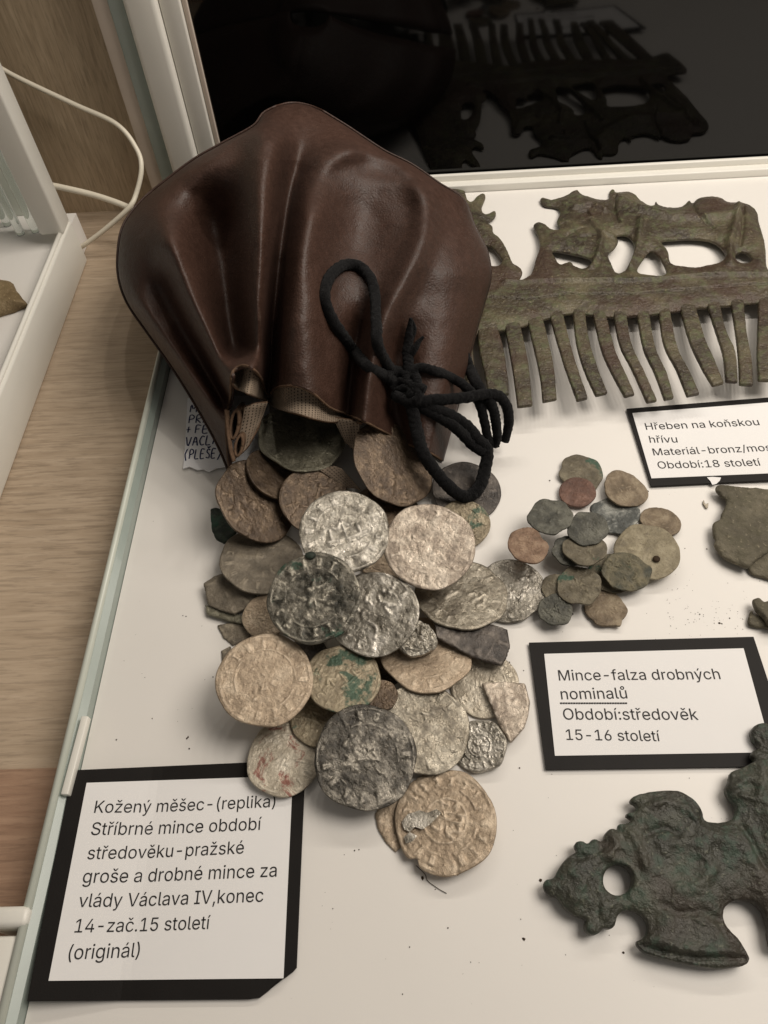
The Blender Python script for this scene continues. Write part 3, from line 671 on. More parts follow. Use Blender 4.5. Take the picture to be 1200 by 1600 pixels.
card('large caption card with a cut corner at the lower left, seven lines of text', [(115, 1205), (478, 1189), (462, 1561), (45, 1565)], [c7(318, 150), c7(1058, 125), c7(1025, 852), c7(182, 861)],
     [('Kožený měšec-(replika)', c7(345, 258), c7(995, 237), A1), ('Stříbrné mince období', c7(333, 338), c7(945, 319), A1), ('středověku-pražské', c7(320, 425), c7(882, 404), A1),
      ('groše a drobné mince za', c7(303, 510), c7(1000, 487), A1), ('vlády Václava IV,konec', c7(288, 597), c7(952, 577), A1), ('14-zač.15 století', c7(275, 688), c7(760, 675), A1), ('(originál)', c7(252, 785), c7(507, 775), A1)],
     lambda X, Y: .0003+max(0, -.070-X)*.14, chamfer=[(466, 1513), (403, 1562)])
card('caption card between the small coins and the bronze fitting', [c6(127, 72), c6(1092, 47), c6(1275, 602), c6(200, 618)], [c6(192, 122), c6(1048, 98), c6(1170, 545), c6(238, 560)],
     [('Mince-falza drobných', c6(256, 237), c6(950, 231), 1.0), ('nominalů', c6(266, 318), c6(550, 314), 1.0), ('Období:středověk', c6(276, 405), c6(855, 406), 1.0), ('15-16 století', c6(288, 492), c6(692, 498), 1.0)],
     lambda X, Y: .0003+.0016*max(0, (X-.075)/.06)**2)
c2 = [o for o in COL.objects if o.name.startswith('caption_card')][-1]
dots = []; fcs = []
for k in range(26):
    a = P(*c6(268+k*11.2, 326), .0018)[:2]; r_ = .00030
    i0 = len(dots); dots += [(a[0]+dx*r_, a[1]+dy*r_, .00156) for dx, dy in ((-1, -.7), (1, -.7), (1, .7), (-1, .7))]; fcs.append((i0, i0+1, i0+2, i0+3))
pp2 = [ch for ch in c2.children if ch.name.startswith('paper')][0]
link('dotted_underline', mesh('dotted_underline', dots, fcs), M['ink'], pp2, smooth=False)
card('caption card below the bronze comb, torn at its lower border', [c5(595, 58), c5(1500, -14), c5(1530, 345), c5(700, 387)], [c5(619, 78), c5(1470, 12), c5(1500, 322), c5(700, 356)],
     [('Hřeben na koňskou', c5(678, 150), c5(1160, 130), 1.0), ('hřívu', c5(694, 205), c5(812, 204), 1.0), ('Materiál-bronz/mosaz', c5(710, 259), c5(1272, 236), 1.0), ('Období:18 století', c5(730, 315), c5(1167, 302), 1.0)],
     lambda X, Y: .0003+.0010*max(0, (X-.09)/.05)**2, torn=[c5(935, 352), c5(960, 350), c5(995, 353), c5(990, 366), c5(975, 380), c5(958, 384), c5(950, 368)])
STACK.append((lambda xy: inpoly(xy[:, 0], xy[:, 1], [(115, 1205), (478, 1189), (462, 1561), (45, 1565)]), np.array([0, 0, 1.0]), .0013, 0))

SG, SC = 'silver coins spilling from the pouch', 'coin'
def SCN(c, m, label, style='lion', seed=0, **k): return lay_coin('silver_coin', c, CM[m], label, SC, SG, style, seed, **k)
def SFR(poly, m, label, seed=0, **k): return lay_piece('coin_fragment', poly, CM[m], label, 'coin fragment', 'broken coins in the silver pile', seed, **k)
SFR([(328, 795), (337, 792), (351, 793), (362, 810), (370, 830), (360, 843), (349, 849), (337, 842), (330, 828)], 'verdigris', 'small blackish green copper piece left of the pile below the pouch', 61, th=.0022, rough=.0006)
SFR([(345, 1016), (360, 1008), (366, 1024), (346, 1034)], 'grey', 'tiny grey chip peeping out above the big tan coin', 62)
SFR([(338, 976), (374, 969), (398, 986), (386, 1000), (363, 1009), (348, 996)], 'grey', 'pointed grey coin fragment with green spot at the left of the pile', 63)
SFR([(320, 944), (345, 950), (397, 966), (398, 978), (360, 972), (322, 960)], 'greengrey', 'thin grey fragment under the larger grey fragment at left', 64)
SFR([(317, 911), (334, 899), (352, 893), (380, 900), (402, 920), (400, 942), (366, 960), (342, 953), (324, 945)], 'grey', 'flat grey half coin sticking out at the left of the pile', 65, style='plain', tilt=(.0, .05))
SCN((415, 962, 34, 36, 0), 'tan', 'tan coin squeezed behind the green-spotted dark coin', 'plain', 3, amp=.0002, maxtilt=6)
SCN((796, 923, 55, 49, 112), 'bright', 'pitted bright silver coin with a stub at the right edge of the pile', 'other', 4, nicks=((2.5, -.10, .16), (2.0, .07, .2)), irr=.015, maxtilt=8)
SCN((757, 1070, 49, 55, 10), 'pale', 'pale coin half hidden under the broken pieces at right', 'plain', 5, cracks=2, maxtilt=5)
SFR([(752, 1067), (790, 1064), (821, 1067), (829, 1097), (826, 1118), (820, 1137), (798, 1162), (782, 1137), (766, 1100)], 'pinkgrey', 'grey half coin with a straight edge at right of the pile', 66, th=.0012, style='lion', amp=.0003)
SFR([(596, 1252), (640, 1235), (668, 1290), (618, 1332), (603, 1318), (590, 1296), (585, 1272)], 'tan', 'broken off piece beside the lowest cracked coin', 67, style='plain')
SCN((696, 1284, 83, 80, 110), 'tan', 'large cracked tan coin, lowest in the pile', 'double', 7, cracks=4, nicks=((3.6, .12, .10),), amp=.00042, wear=.36, spin=.4, maxtilt=7)
SCN((444, 1184, 61, 57, 30), 'palered', 'pale silver coin with red stain overlapping the large card', 'plain', 8, amp=.0003, maxtilt=8)
SCN((749, 1165, 46, 37, 108), 'bright', 'small bright silver coin struck off centre at lower right', 'double', 9, irr=.03, th=.0014, amp=.0005, wear=.3, maxtilt=14)
SCN((500, 1122, 50, 40, 25), 'greenstain', 'worn coin peeping out between two coins at lower left', 'other', 10, maxtilt=8)
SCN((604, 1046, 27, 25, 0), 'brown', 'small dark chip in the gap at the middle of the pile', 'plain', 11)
SCN((662, 1138, 75, 69, 65), 'silver', 'blotchy grey coin right of the darkest lower coin', 'lion', 12, cracks=1, maxtilt=8)
SCN((665, 1022, 71, 58, 5), 'tan', 'tan coin under the crumpled small coin at mid right', 'plain', 13, amp=.00025, maxtilt=8)
SFR([(677, 966), (700, 968), (760, 972), (793, 982), (798, 1010), (792, 1028), (784, 1041), (760, 1034), (736, 1026), (706, 1010), (681, 996)], 'slate', 'dark slate half coin at the right of the pile', 68, style='lion', amp=.0003, tilt=(-.10, .06))
SCN((651, 996, 32, 28, 20), 'bright', 'small crumpled silver coin in the middle right of the pile', 'other', 14, crumple=.0022, irr=.04, amp=.0006, th=.0014)
SCN((720, 927, 73, 55, 9), 'silver', 'grey coin slanting at the right below the pinkish grey coin', 'other', 15, amp=.0003, maxtilt=12)
SCN((480, 1022, 32, 28, 0), 'slate', 'dark coin in the gap between the green-stained and the large tan coin', 'plain', 33, maxtilt=5)  # extra coin, put in to fill the gap where the board showed
SCN((596, 1086, 26, 24, 0), 'brown', 'small brown coin below the gap in the middle of the pile', 'plain', 34, maxtilt=5)  # added filler, covers bare board left between neighbouring coins
SCN((536, 1060, 60, 53, 8), 'greenstain', 'coin with bright green stain in the lower middle', 'crown', 16, maxtilt=8)
SCN((414, 1062, 75, 74, 0), 'tan', 'large round tan coin at the left of the pile, clear lettering', 'plain', 17, amp=.0003, wear=.3, maxtilt=9)
SCN((410, 876, 68, 50, 12), 'grey', 'dull grey coin at the left under the brown coin', 'lion', 18, amp=.00025, maxtilt=16)
SCN((729, 767, 55, 45, 15), 'slate', 'dark smooth coin at the right under the cord loop', 'plain', 19, amp=.0001)
SCN((724, 818, 42, 38, 0), 'greenstain', 'green crusted coin behind the pinkish grey coin', 'other', 20)
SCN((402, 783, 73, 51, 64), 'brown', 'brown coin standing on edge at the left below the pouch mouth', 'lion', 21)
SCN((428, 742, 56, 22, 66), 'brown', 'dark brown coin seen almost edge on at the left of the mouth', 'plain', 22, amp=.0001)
SCN((602, 868, 44, 38, 0), 'tan', 'coin hidden in the gap between the two big middle coins', 'plain', 23)
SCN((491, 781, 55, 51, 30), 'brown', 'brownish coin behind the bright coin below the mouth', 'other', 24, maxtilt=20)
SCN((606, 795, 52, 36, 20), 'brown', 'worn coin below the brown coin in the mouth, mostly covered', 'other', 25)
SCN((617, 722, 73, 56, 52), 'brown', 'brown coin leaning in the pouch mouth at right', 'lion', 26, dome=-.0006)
SCN((584, 959, 71, 65, 100), 'bright', 'bright mottled silver coin in the centre of the pile', 'other', 27, amp=.0004, wear=.4, irr=.018, maxtilt=14)
SCN((671, 853, 72, 67, 10), 'pinkgrey', 'big pinkish grey pitted coin right of centre', 'plain', 28, amp=.00034, irr=.016, maxtilt=12)
SCN((538, 830, 71, 64, 0), 'bright', 'bright coin with crown device at the top of the pile', 'crown', 29, amp=.00038, wear=.38, spin=.35, maxtilt=12)
SCN((490, 934, 74, 70, 90), 'darkgreen', 'dark grey coin with green spots on its rim', 'lion', 30, amp=.0004, wear=.4, maxtilt=14)
SCN((571, 1183, 84, 80, 90), 'dark', 'largest dark blotchy coin at the bottom of the pile', 'lion', 31, amp=.0004, wear=.42, maxtilt=10)
SCN((471, 684, 70, 50, 9), 'greengrey', 'greenish grey coin just under the pouch lip', 'plain', 32, amp=.00022, cracks=4)

# ------------------------------------------------------------------ small copper coins
KG = 'small copper coins in the group at right'
def KC(x, y, a, b, ang, m, label, seed, style='blank', irr=.035, **k):
    q = c5(x, y); kw = dict(amp=.00026, th=.0007, irr=irr*1.1, NR=26, NA=120, maxtilt=6, gap=.0006); kw.update(k)
    return lay_coin('copper_coin', (q[0], q[1], a/2.727, b/2.727, ang), CM[m], label, 'coin', KG, style, seed, **kw)
KC(508, 902, 96, 70, 8, 'c_tan', 'tan ragged coin with a knob, lowest of the small group', 57, 'blank', irr=.03, nicks=((.35, -.08, .12), (.66, .07, .12), (5.3, .05, .15)))
KC(300, 815, 64, 62, 0, 'c_olive', 'thin olive coin behind two others at lower left of the small group', 54, 'blank')
KC(294, 907, 73, 68, 0, 'c_dark', 'small dark coin, lowest at the left of the small group', 56, 'other', amp=.0003, wear=.35)
KC(534, 752, 94, 88, 0, 'c_olive', 'olive coin under the green crusted coin', 52, 'blank')
KC(395, 803, 97, 82, 10, 'c_olive', 'olive coin with faint marks at lower middle of the small group', 55, 'lion', amp=.0003)
KC(352, 656, 60, 71, 0, 'c_dark', 'dark coin mostly hidden at the left of the small group', 50, 'blank')
KC(420, 648, 97, 64, 12, 'c_olive', 'oval olive grey coin in the middle of the small group', 51, 'blank')
KC(742, 530, 90, 58, 14, 'c_tan', 'brownish oval coin at the right edge of the small coin group', 41, 'blank')
KC(552, 502, 106, 78, -8, 'c_speck', 'dark blue grey coin with white specks in the small group', 48, 'blank', amp=.0003)
KC(685, 659, 139, 119, 0, 'c_pale', 'largest pale olive coin of the small group, pierced near its rim', 42, 'blank', irr=.022)
KC(595, 745, 96, 88, 40, 'c_green', 'green crusted ragged coin on the large pierced coin', 53, 'other', irr=.045, amp=.0004, nicks=((4.9, -.10, .2),))
KC(432, 560, 86, 74, 10, 'c_dark', 'dark round coin overlapping the white-specked coin', 49, 'blank')
KC(592, 392, 99, 70, 22, 'c_tan', 'tan ragged coin at the upper right of the small group', 45, 'blank', nicks=((1.4, .06, .15),))
KC(405, 323, 98, 73, 18, 'c_olive', 'olive coin at the top of the small coin group', 43, 'blank')
KC(388, 405, 78, 64, 0, 'c_red', 'reddish copper coin near the top of the small group', 44, 'blank', irr=.012)
KC(272, 508, 98, 72, 0, 'c_dark', 'angular dark green coin left in the small group', 46, 'blank', irr=.05)
KC(178, 632, 90, 73, 8, 'c_orange', 'orange brown notched coin at the left of the small group', 47, 'blank', irr=.04, nicks=((.75, .16, .30),))

# pierced hole of the largest one and the green bead on the dark coin: their own little pieces
hc = next(o for o in COL.objects if o.get('label', '').startswith('largest pale olive'))
q = hc.matrix_world.inverted() @ Vector(P(*c5(718, 712), .0018)); q.z = .0006
hm = tube_mesh('hole', [(q.x, q.y, q.z), (q.x, q.y, q.z+.00018), (q.x, q.y, q.z+.0003)], .0011, 16, 4); link('hole', hm, M['crumb'], hc)
gc = next(o for o in COL.objects if o.get('label', '').startswith('dark grey coin with green'))
nn = np.array(gc.matrix_world.to_3x3().col[2]); oo = np.array(gc.matrix_world.translation)+nn*.0006; rd = ray(485, 868); kq = ((oo-CAM)@nn)/(rd@nn)
bm = bmesh.new(); bmesh.ops.create_icosphere(bm, subdivisions=3, radius=.0016)
for v in bm.verts: v.co = Vector((v.co.x, v.co.y*.8, v.co.z*.55))*(1+.25*(random.random()-.5)*.4)
me = bpy.data.meshes.new('corrosion_spot'); bm.to_mesh(me); bm.free()
o = link('corrosion_spot', me, CM['verdigris'], gc); o.matrix_parent_inverse = gc.matrix_world.inverted(); o.matrix_world = Matrix.Translation(Vector(CAM+rd*kq))

lcn = next(o for o in COL.objects if o.get('label', '').startswith('large cracked tan coin'))
def on_coin(co_, pts, lift):
    n_ = np.array(co_.matrix_world.to_3x3().col[2]); p_ = np.array(co_.matrix_world.translation)+n_*lift; inv = co_.matrix_world.inverted(); out = []
    for a, b in pts: d_ = ray(a, b); out.append(inv @ Vector(CAM+d_*(((p_-CAM)@n_)/(d_@n_))))
    return out
for pts in ([(627, 1285), (637, 1272), (656, 1266), (668, 1270), (682, 1264), (690, 1270), (680, 1280), (672, 1288), (660, 1296), (648, 1292), (640, 1300), (632, 1296)], [(631, 1308), (640, 1300), (652, 1306), (645, 1314), (634, 1318)]):
    q = on_coin(lcn, pts, .00125); cq = sum(q, Vector())/len(q); V = [tuple(v) for v in q]+[tuple(cq+(v-cq)*.7+Vector((0, 0, .00012))) for v in q]; n = len(q)
    link('bare_patch', mesh('bare_patch', V, [(i, (i+1) % n, n+(i+1) % n, n+i) for i in range(n)]+[tuple(range(n, 2*n))]), CM['bright'], lcn)

# ------------------------------------------------------------------ bronze comb
def zc_(Y): return .0082-(Y-.215)*.055
def c4p(pts):
    out = []
    for a, b in pts:
        z = .008
        for _ in range(5): q = P(680+a/2.308, 240+b/2.308, z); z = zc_(q[1])
        out.append(q[:2])
    return np.array(out)
comb = empty('bronze_comb', label='olive brown bronze mane comb with openwork oxen beside the pouch', cat='comb')
body = [(-60, 440), (-45, 330), (-20, 200), (5, 130), (28, 105), (35, 80), (60, 68), (85, 80), (105, 120), (116, 158), (132, 168), (150, 150), (172, 136), (182, 150), (168, 190), (182, 212), (216, 200), (217, 221), (192, 240), (207, 256), (211, 280), (236, 300), (262, 345), (282, 390), (302, 400), (316, 422), (304, 450), (330, 440), (350, 420), (365, 370), (378, 330), (372, 290), (355, 252), (375, 240), (400, 250), (420, 266), (452, 264), (440, 240), (452, 207), (440, 187), (396, 180), (380, 165), (386, 152), (420, 160), (455, 150), (480, 140), (498, 128), (514, 125), (530, 140), (560, 150), (600, 160), (627, 157), (630, 130), (645, 121), (656, 134), (690, 130), (720, 138), (740, 160), (765, 175), (790, 181), (797, 164), (811, 180), (850, 188), (890, 185), (918, 163), (928, 175), (950, 155), (990, 147), (1030, 152), (1060, 168), (1100, 168), (1140, 180), (1165, 205), (1170, 240), (1185, 290), (1195, 340), (1198, 395), (1215, 420), (1260, 428), (1320, 430), (1345, 470), (1340, 545), (1240, 535), (1160, 532), (1060, 542), (980, 548), (880, 560), (800, 572), (720, 578), (640, 582), (560, 576), (490, 570), (400, 590), (320, 615), (240, 632), (185, 640), (120, 650), (40, 660), (-40, 650), (-70, 560)]
holes = [[(170, 325), (195, 325), (215, 340), (240, 375), (232, 394), (205, 398), (186, 380), (172, 350)],
 [(425, 345), (470, 350), (520, 360), (555, 370), (568, 385), (555, 405), (530, 408), (505, 398), (488, 382), (470, 388), (450, 392), (435, 370)],
 [(655, 290), (690, 287), (715, 310), (720, 340), (705, 385), (690, 410), (665, 425), (648, 415), (635, 385), (625, 355), (648, 335), (662, 310)],
 [(778, 345), (800, 355), (825, 390), (836, 422), (815, 434), (770, 430), (737, 424), (732, 408), (752, 375)],
 [(820, 310), (870, 303), (930, 300), (985, 305), (1020, 320), (1045, 345), (1050, 365), (1030, 385), (990, 395), (940, 404), (900, 400), (865, 395), (848, 380), (842, 345)],
 [(1090, 355), (1115, 347), (1138, 360), (1144, 376), (1130, 388), (1105, 387), (1088, 375)]]
bp, hp = c4p(body), [c4p(h) for h in holes]
mm = lambda pl: c4p(pl)
strk = [(mm([(190, 520), (330, 530), (480, 508), (700, 512), (900, 495), (1100, 478), (1300, 470)]), -0.00133, .0005), (mm([(250, 468), (450, 462), (700, 462), (1000, 440), (1300, 440)]), 0.00133, .0012),
 (mm([(660, 170), (740, 205), (850, 235), (960, 235), (1080, 225)]), 0.00190, .0030), (mm([(500, 200), (560, 190), (610, 210)]), 0.00171, .0014), (mm([(520, 215), (545, 210), (555, 225)]), -0.00152, .0006),
 (mm([(470, 300), (500, 280), (520, 300), (560, 300)]), -0.00114, .0007), (mm([(650, 150), (645, 200), (660, 250)]), -0.00152, .0008), (mm([(930, 180), (945, 230), (1000, 270)]), -0.00114, .0008),
 (mm([(1090, 190), (1080, 250), (1060, 320), (1060, 400)]), 0.00171, .0014), (mm([(740, 240), (730, 320), (700, 400)]), 0.00152, .0013), (mm([(600, 300), (590, 360), (560, 410)]), 0.00152, .0014), (mm([(1110, 190), (1110, 270), (1100, 330)]), -0.00114, .0007), (mm([(560, 250), (590, 290), (640, 300)]), 0.00133, .0011)]
Ym = bp[:, 1].mean()
link('back_bar', outline_solid('back_bar', [bp]+hp, zc_(Ym)-.0018, .0017, .00045, .0005, puff=.0013, puff_w=.0034, rough=.00032, strokes=strk, seed=5, tilt=(0, -.055)), M['bronze'], comb)
TE = [([(150, 600), (158, 700), (180, 800), (190, 862)], [(222, 615), (245, 690), (262, 800), (266, 862)]),
 ([(248, 600), (280, 780), (297, 908)], [(303, 590), (335, 740), (352, 902)]), ([(330, 585), (375, 780), (388, 890)], [(385, 570), (425, 740), (440, 880)]), ([(408, 560), (460, 740), (512, 886)], [(455, 545), (500, 720), (552, 876)]),
 ([(495, 545), (510, 680), (540, 780), (580, 868)], [(540, 545), (555, 660), (585, 760), (623, 858)]), ([(563, 550), (600, 700), (640, 790), (685, 872)], [(612, 552), (650, 700), (690, 790), (722, 862)]), ([(640, 552), (665, 680), (710, 770), (765, 892)], [(690, 550), (707, 670), (760, 790), (803, 885)]),
 ([(725, 548), (750, 690), (795, 790), (828, 882)], [(770, 545), (795, 690), (835, 780), (863, 875)]), ([(805, 545), (825, 680), (870, 770), (910, 870)], [(845, 538), (875, 690), (920, 780), (956, 860)]), ([(880, 532), (915, 660), (960, 760), (1003, 832)], [(935, 525), (975, 660), (1010, 740), (1043, 822)]),
 ([(975, 520), (1015, 640), (1040, 720), (1050, 816)], [(1025, 515), (1050, 630), (1085, 710), (1093, 818)]), ([(1064, 512), (1085, 640), (1096, 740), (1100, 826)], [(1114, 508), (1126, 640), (1145, 740), (1148, 830)]), ([(1168, 505), (1165, 640), (1163, 720), (1168, 812)], [(1240, 505), (1250, 640), (1255, 720), (1255, 814)]),
 ([(70, 620), (85, 750), (100, 860)], [(130, 620), (140, 740), (150, 858)]), ([(-10, 620), (5, 750), (20, 860)], [(45, 620), (55, 740), (70, 858)])]
for k, (a, b) in enumerate(TE):
    la, lb = spline(c4p(a), 16), spline(c4p(b), 16)[::-1]; lp = np.vstack([la, lb])
    link('tooth', outline_solid('tooth', [lp], zc_(lp[:, 1].mean())-.0021, .0019, .00045, .0005, closed_spline=False, puff=.0002, puff_w=.002, rough=.00020, seed=20+k, tilt=(0, -.055)), M['bronze'], comb)

# ------------------------------------------------------------------ bronze cross-shaped fitting
ft = [(188, 1120), (200, 1092), (232, 1086), (246, 1060), (270, 1020), (300, 990), (334, 970), (320, 950), (330, 930), (355, 925), (380, 940), (390, 925), (412, 915), (440, 930), (452, 895), (480, 872), (516, 880), (505, 855), (545, 850), (572, 836), (540, 812), (585, 796), (590, 775), (560, 755), (575, 735), (620, 720), (680, 710), (740, 708), (790, 720), (840, 755), (870, 800), (880, 836), (910, 846), (960, 845), (1000, 830), (1016, 800), (1010, 770), (985, 740), (970, 700), (985, 670), (995, 630), (1040, 612), (1080, 592), (1100, 580), (1082, 560), (1090, 537), (1118, 528), (1090, 490), (1080, 460), (1096, 430), (1140, 418), (1190, 440), (1230, 430), (1290, 470), (1280, 540), (1310, 600), (1400, 700), (1420, 830), (1480, 850), (1500, 1000), (1500, 1200), (1420, 1260), (1400, 1390), (1300, 1410), (1180, 1395), (1155, 1340), (1150, 1295), (1130, 1230), (1090, 1190), (1040, 1180), (990, 1192), (962, 1222), (965, 1270), (990, 1310), (1025, 1345), (1048, 1385), (1072, 1435), (1050, 1460), (1000, 1470), (930, 1475), (850, 1465), (770, 1450), (690, 1430), (620, 1405), (585, 1360), (605, 1350), (630, 1330), (635, 1290), (615, 1250), (570, 1225), (530, 1227), (505, 1250), (495, 1290), (470, 1305), (445, 1297), (435, 1315), (405, 1330), (375, 1320), (362, 1290), (376, 1260), (330, 1250), (280, 1215), (245, 1165), (212, 1162)]
c6m = lambda pl: crop(pl, 2.7595, 780, 980, .003)
hole = [(507+62*math.cos(a), 1093+66*math.sin(a)) for a in np.linspace(0, 2*math.pi, 16, endpoint=False)]
fs = [(c6m([(600, 1370), (700, 1405), (850, 1430), (1050, 1430)]), -0.00093, 0.00048), (c6m([(640, 1345), (780, 1395), (1000, 1405)]), 0.00074, 0.00096), (c6m([(455, 1000), (500, 1010), (560, 1040), (590, 1100), (560, 1160)]), 0.00074, 0.00080),
 (c6m([(880, 900), (960, 920), (1040, 960), (1100, 1050), (1130, 1130)]), 0.00112, 0.00240), (c6m([(1040, 870), (1080, 940), (1130, 1040)]), -0.00112, 0.00080), (c6m([(600, 800), (700, 760), (800, 790), (840, 840)]), 0.00065, 0.00080), (c6m([(620, 900), (700, 870), (760, 900)]), -0.00084, 0.00096),
 (c6m([(560, 900), (600, 960), (620, 1040)]), 0.00084, 0.00112), (c6m([(700, 960), (780, 930), (860, 960), (900, 1040), (860, 1120), (760, 1140)]), 0.00093, 0.00176), (c6m([(440, 960), (400, 990), (330, 1000)]), -0.00074, 0.00064), (c6m([(300, 1060), (360, 1110), (320, 1180)]), 0.00074, 0.00128),
 (c6m([(1000, 700), (1060, 660), (1110, 700), (1090, 760), (1030, 740)]), 0.00093, 0.00080), (c6m([(700, 1200), (760, 1240), (860, 1230), (930, 1260)]), -0.00084, 0.00096), (c6m([(380, 1100), (420, 1180), (420, 1260)]), -0.00065, 0.00064), (c6m([(1110, 600), (1140, 800), (1180, 1000)]), 0.00130, 0.00192), (c6m([(480, 910), (500, 950), (470, 990)]), 0.00074, 0.00080)]
link('bronze_fitting', outline_solid('bronze_fitting', [c6m(ft), c6m(hole)], .0016, .0030, .00045, .0006, puff=.0009, puff_w=.0022, rough=.00045, strokes=fs, seed=3), M['dark_bronze'],
     label='dark green bronze cross-shaped fitting with a round hole at lower right', cat='fitting')

# ------------------------------------------------------------------ lead shards at the right edge
c3p = lambda pl: crop(pl, 5.333, 1040, 720, .0015)
def shard(pl, zb, th, label, seed, tilt=(0, 0), group='grey lead scraps'):
    link('lead_scrap', outline_solid('lead_scrap', [c3p(pl)], zb, th, .0005, th*.28, closed_spline=True, puff=.0003, rough=.0006, seed=seed, tilt=tilt), M['lead'], label=label, cat='scrap', group=group)
shard([(853, 740), (770, 790), (700, 850), (690, 905), (740, 950), (800, 965), (853, 982), (960, 1000), (1000, 900), (980, 790)], .0003, .0016, 'smaller grey lead scrap tucked under the large one at right', 71)
shard([(402, 250), (420, 230), (445, 228), (560, 240), (700, 260), (853, 272), (1000, 290), (1040, 500), (1010, 700), (853, 770), (830, 792), (760, 840), (700, 896), (670, 920), (590, 890), (500, 850), (430, 790), (390, 722), (402, 690), (382, 640), (378, 560), (400, 532), (438, 518), (450, 470), (485, 400), (492, 345), (462, 332), (408, 280)], .0021, .0020, 'large ragged grey lead scrap below the comb card', 72, (.01, 0))
shard([(715, 1245), (695, 1290), (690, 1362), (760, 1387), (825, 1392), (900, 1400), (900, 1300), (760, 1290)], .0003, .0016, 'lower of two small grey scraps above the middle card', 73)
shard([(710, 1180), (760, 1168), (790, 1202), (838, 1196), (860, 1178), (960, 1190), (990, 1320), (940, 1420), (853, 1412), (800, 1342), (735, 1272), (712, 1222)], .0021, .0024, 'upper of two small grey scraps above the middle card', 74, (.02, -.05))

# ------------------------------------------------------------------ handwritten note under the pouch
note = empty('handwritten_note', label='torn scrap of paper with handwriting partly under the pouch', cat='note')
edge = [(293, 622), (291, 660), (289, 695), (286, 732), (296, 729), (308, 734), (318, 733), (327, 737), (338, 731), (352, 729), (372, 733), (400, 730), (425, 726), (420, 618), (360, 618)]
V = [P(a, b, .0014) for a, b in edge]; n = len(V)
me = mesh('paper', [tuple(v) for v in V]+[(v[0], v[1], .0011) for v in V], [tuple(range(n))]+[(i, n+i, n+(i+1) % n, (i+1) % n) for i in range(n)])
bm = bmesh.new(); bm.from_mesh(me); bmesh.ops.recalc_face_normals(bm, faces=bm.faces); bm.to_mesh(me); bm.free()
npap = link('paper', me, M['note_paper'], note, smooth=False)
SF = {'M': [[(0, 0), (.1, 1), (.5, .35), (.9, 1), (1, 0)]], 'N': [[(0, 0), (.1, 1), (.85, 0), (1, 1)]], 'I': [[(.5, 0), (.5, 1)]], 'P': [[(0, 0), (.1, 1), (.8, .95), (.85, .6), (.1, .45)]], 'R': [[(0, 0), (.1, 1), (.8, .95), (.8, .6), (.1, .5), (.9, 0)]],
 'A': [[(0, 0), (.5, 1), (1, 0)], [(.2, .4), (.8, .4)]], 'Z': [[(0, 1), (.9, 1), (0, 0), (1, 0)]], '^': [[(.2, 1.3), (.5, 1.12), (.85, 1.35)]], '+': [[(.1, .45), (.8, .5)], [(.45, .85), (.4, .1)]], 'F': [[(0, 0), (.1, 1), (.95, 1)], [(.05, .5), (.7, .55)]],
 'E': [[(.9, 1), (.1, 1), (0, 0), (.9, 0)], [(.05, .5), (.7, .52)]], 'V': [[(0, 1), (.45, 0), (1, 1)]], 'C': [[(.95, .9), (.5, 1), (.05, .5), (.4, 0), (.95, .1)]], 'L': [[(.1, 1), (0, 0), (.85, 0)]], 'S': [[(.9, .9), (.4, 1), (.15, .7), (.8, .35), (.6, 0), (0, .1)]],
 '(': [[(.7, 1.1), (.25, .5), (.55, -.2)]], ')': [[(.3, 1.15), (.75, .5), (.2, -.25)]]}
def ribbon(pts, wd_, z, V, Fc):
    p = spline(pts, 14) if len(pts) > 2 else np.array([np.array(pts[0])*(1-k)+np.array(pts[1])*k for k in np.linspace(0, 1, 5)])
    t_ = np.gradient(p, axis=0); t_ /= np.linalg.norm(t_, axis=1)[:, None]+1e-9; nr = np.c_[-t_[:, 1], t_[:, 0]]
    i0 = len(V)
    for k in range(len(p)): V += [(*(p[k]+nr[k]*wd_), z), (*(p[k]-nr[k]*wd_), z)]
    for k in range(len(p)-1): Fc.append((i0+2*k, i0+2*k+1, i0+2*k+3, i0+2*k+2))
for body_, x0, y0, adv, hgt, sl in [('MI', 297, 644, 13, 12, -.02), ('PRAZ^', 295, 661, 11, 12, -.03), ('+ FEN', 290, 677, 11.5, 12, -.02), ('VACLAV', 290, 697, 10.5, 14, -.08), ('(PLESE)', 287, 717, 8.6, 14, -.04)]:
    V, Fc, x = [], [], x0
    for ch in body_:
        if ch == ' ': x += adv*.3; continue
        if ch == '^': x -= adv
        for stv in SF[ch]:
            pts = [P(x+u*adv*.74+v_*1.5, y0+sl*(x-x0)-v_*hgt, .0015)[:2] for u, v_ in stv]; ribbon(pts, .00023, .00152, V, Fc)
        if ch == 'S' and body_ == '(PLESE)':
            ribbon([P(x+u*adv*.74+v_*1.5, y0+sl*(x-x0)-v_*hgt, .0015)[:2] for u, v_ in SF['^'][0]], .00023, .00152, V, Fc)
        x += adv
    link('pen_line', mesh('pen_line', V, Fc), M['pen'], npap, smooth=False)

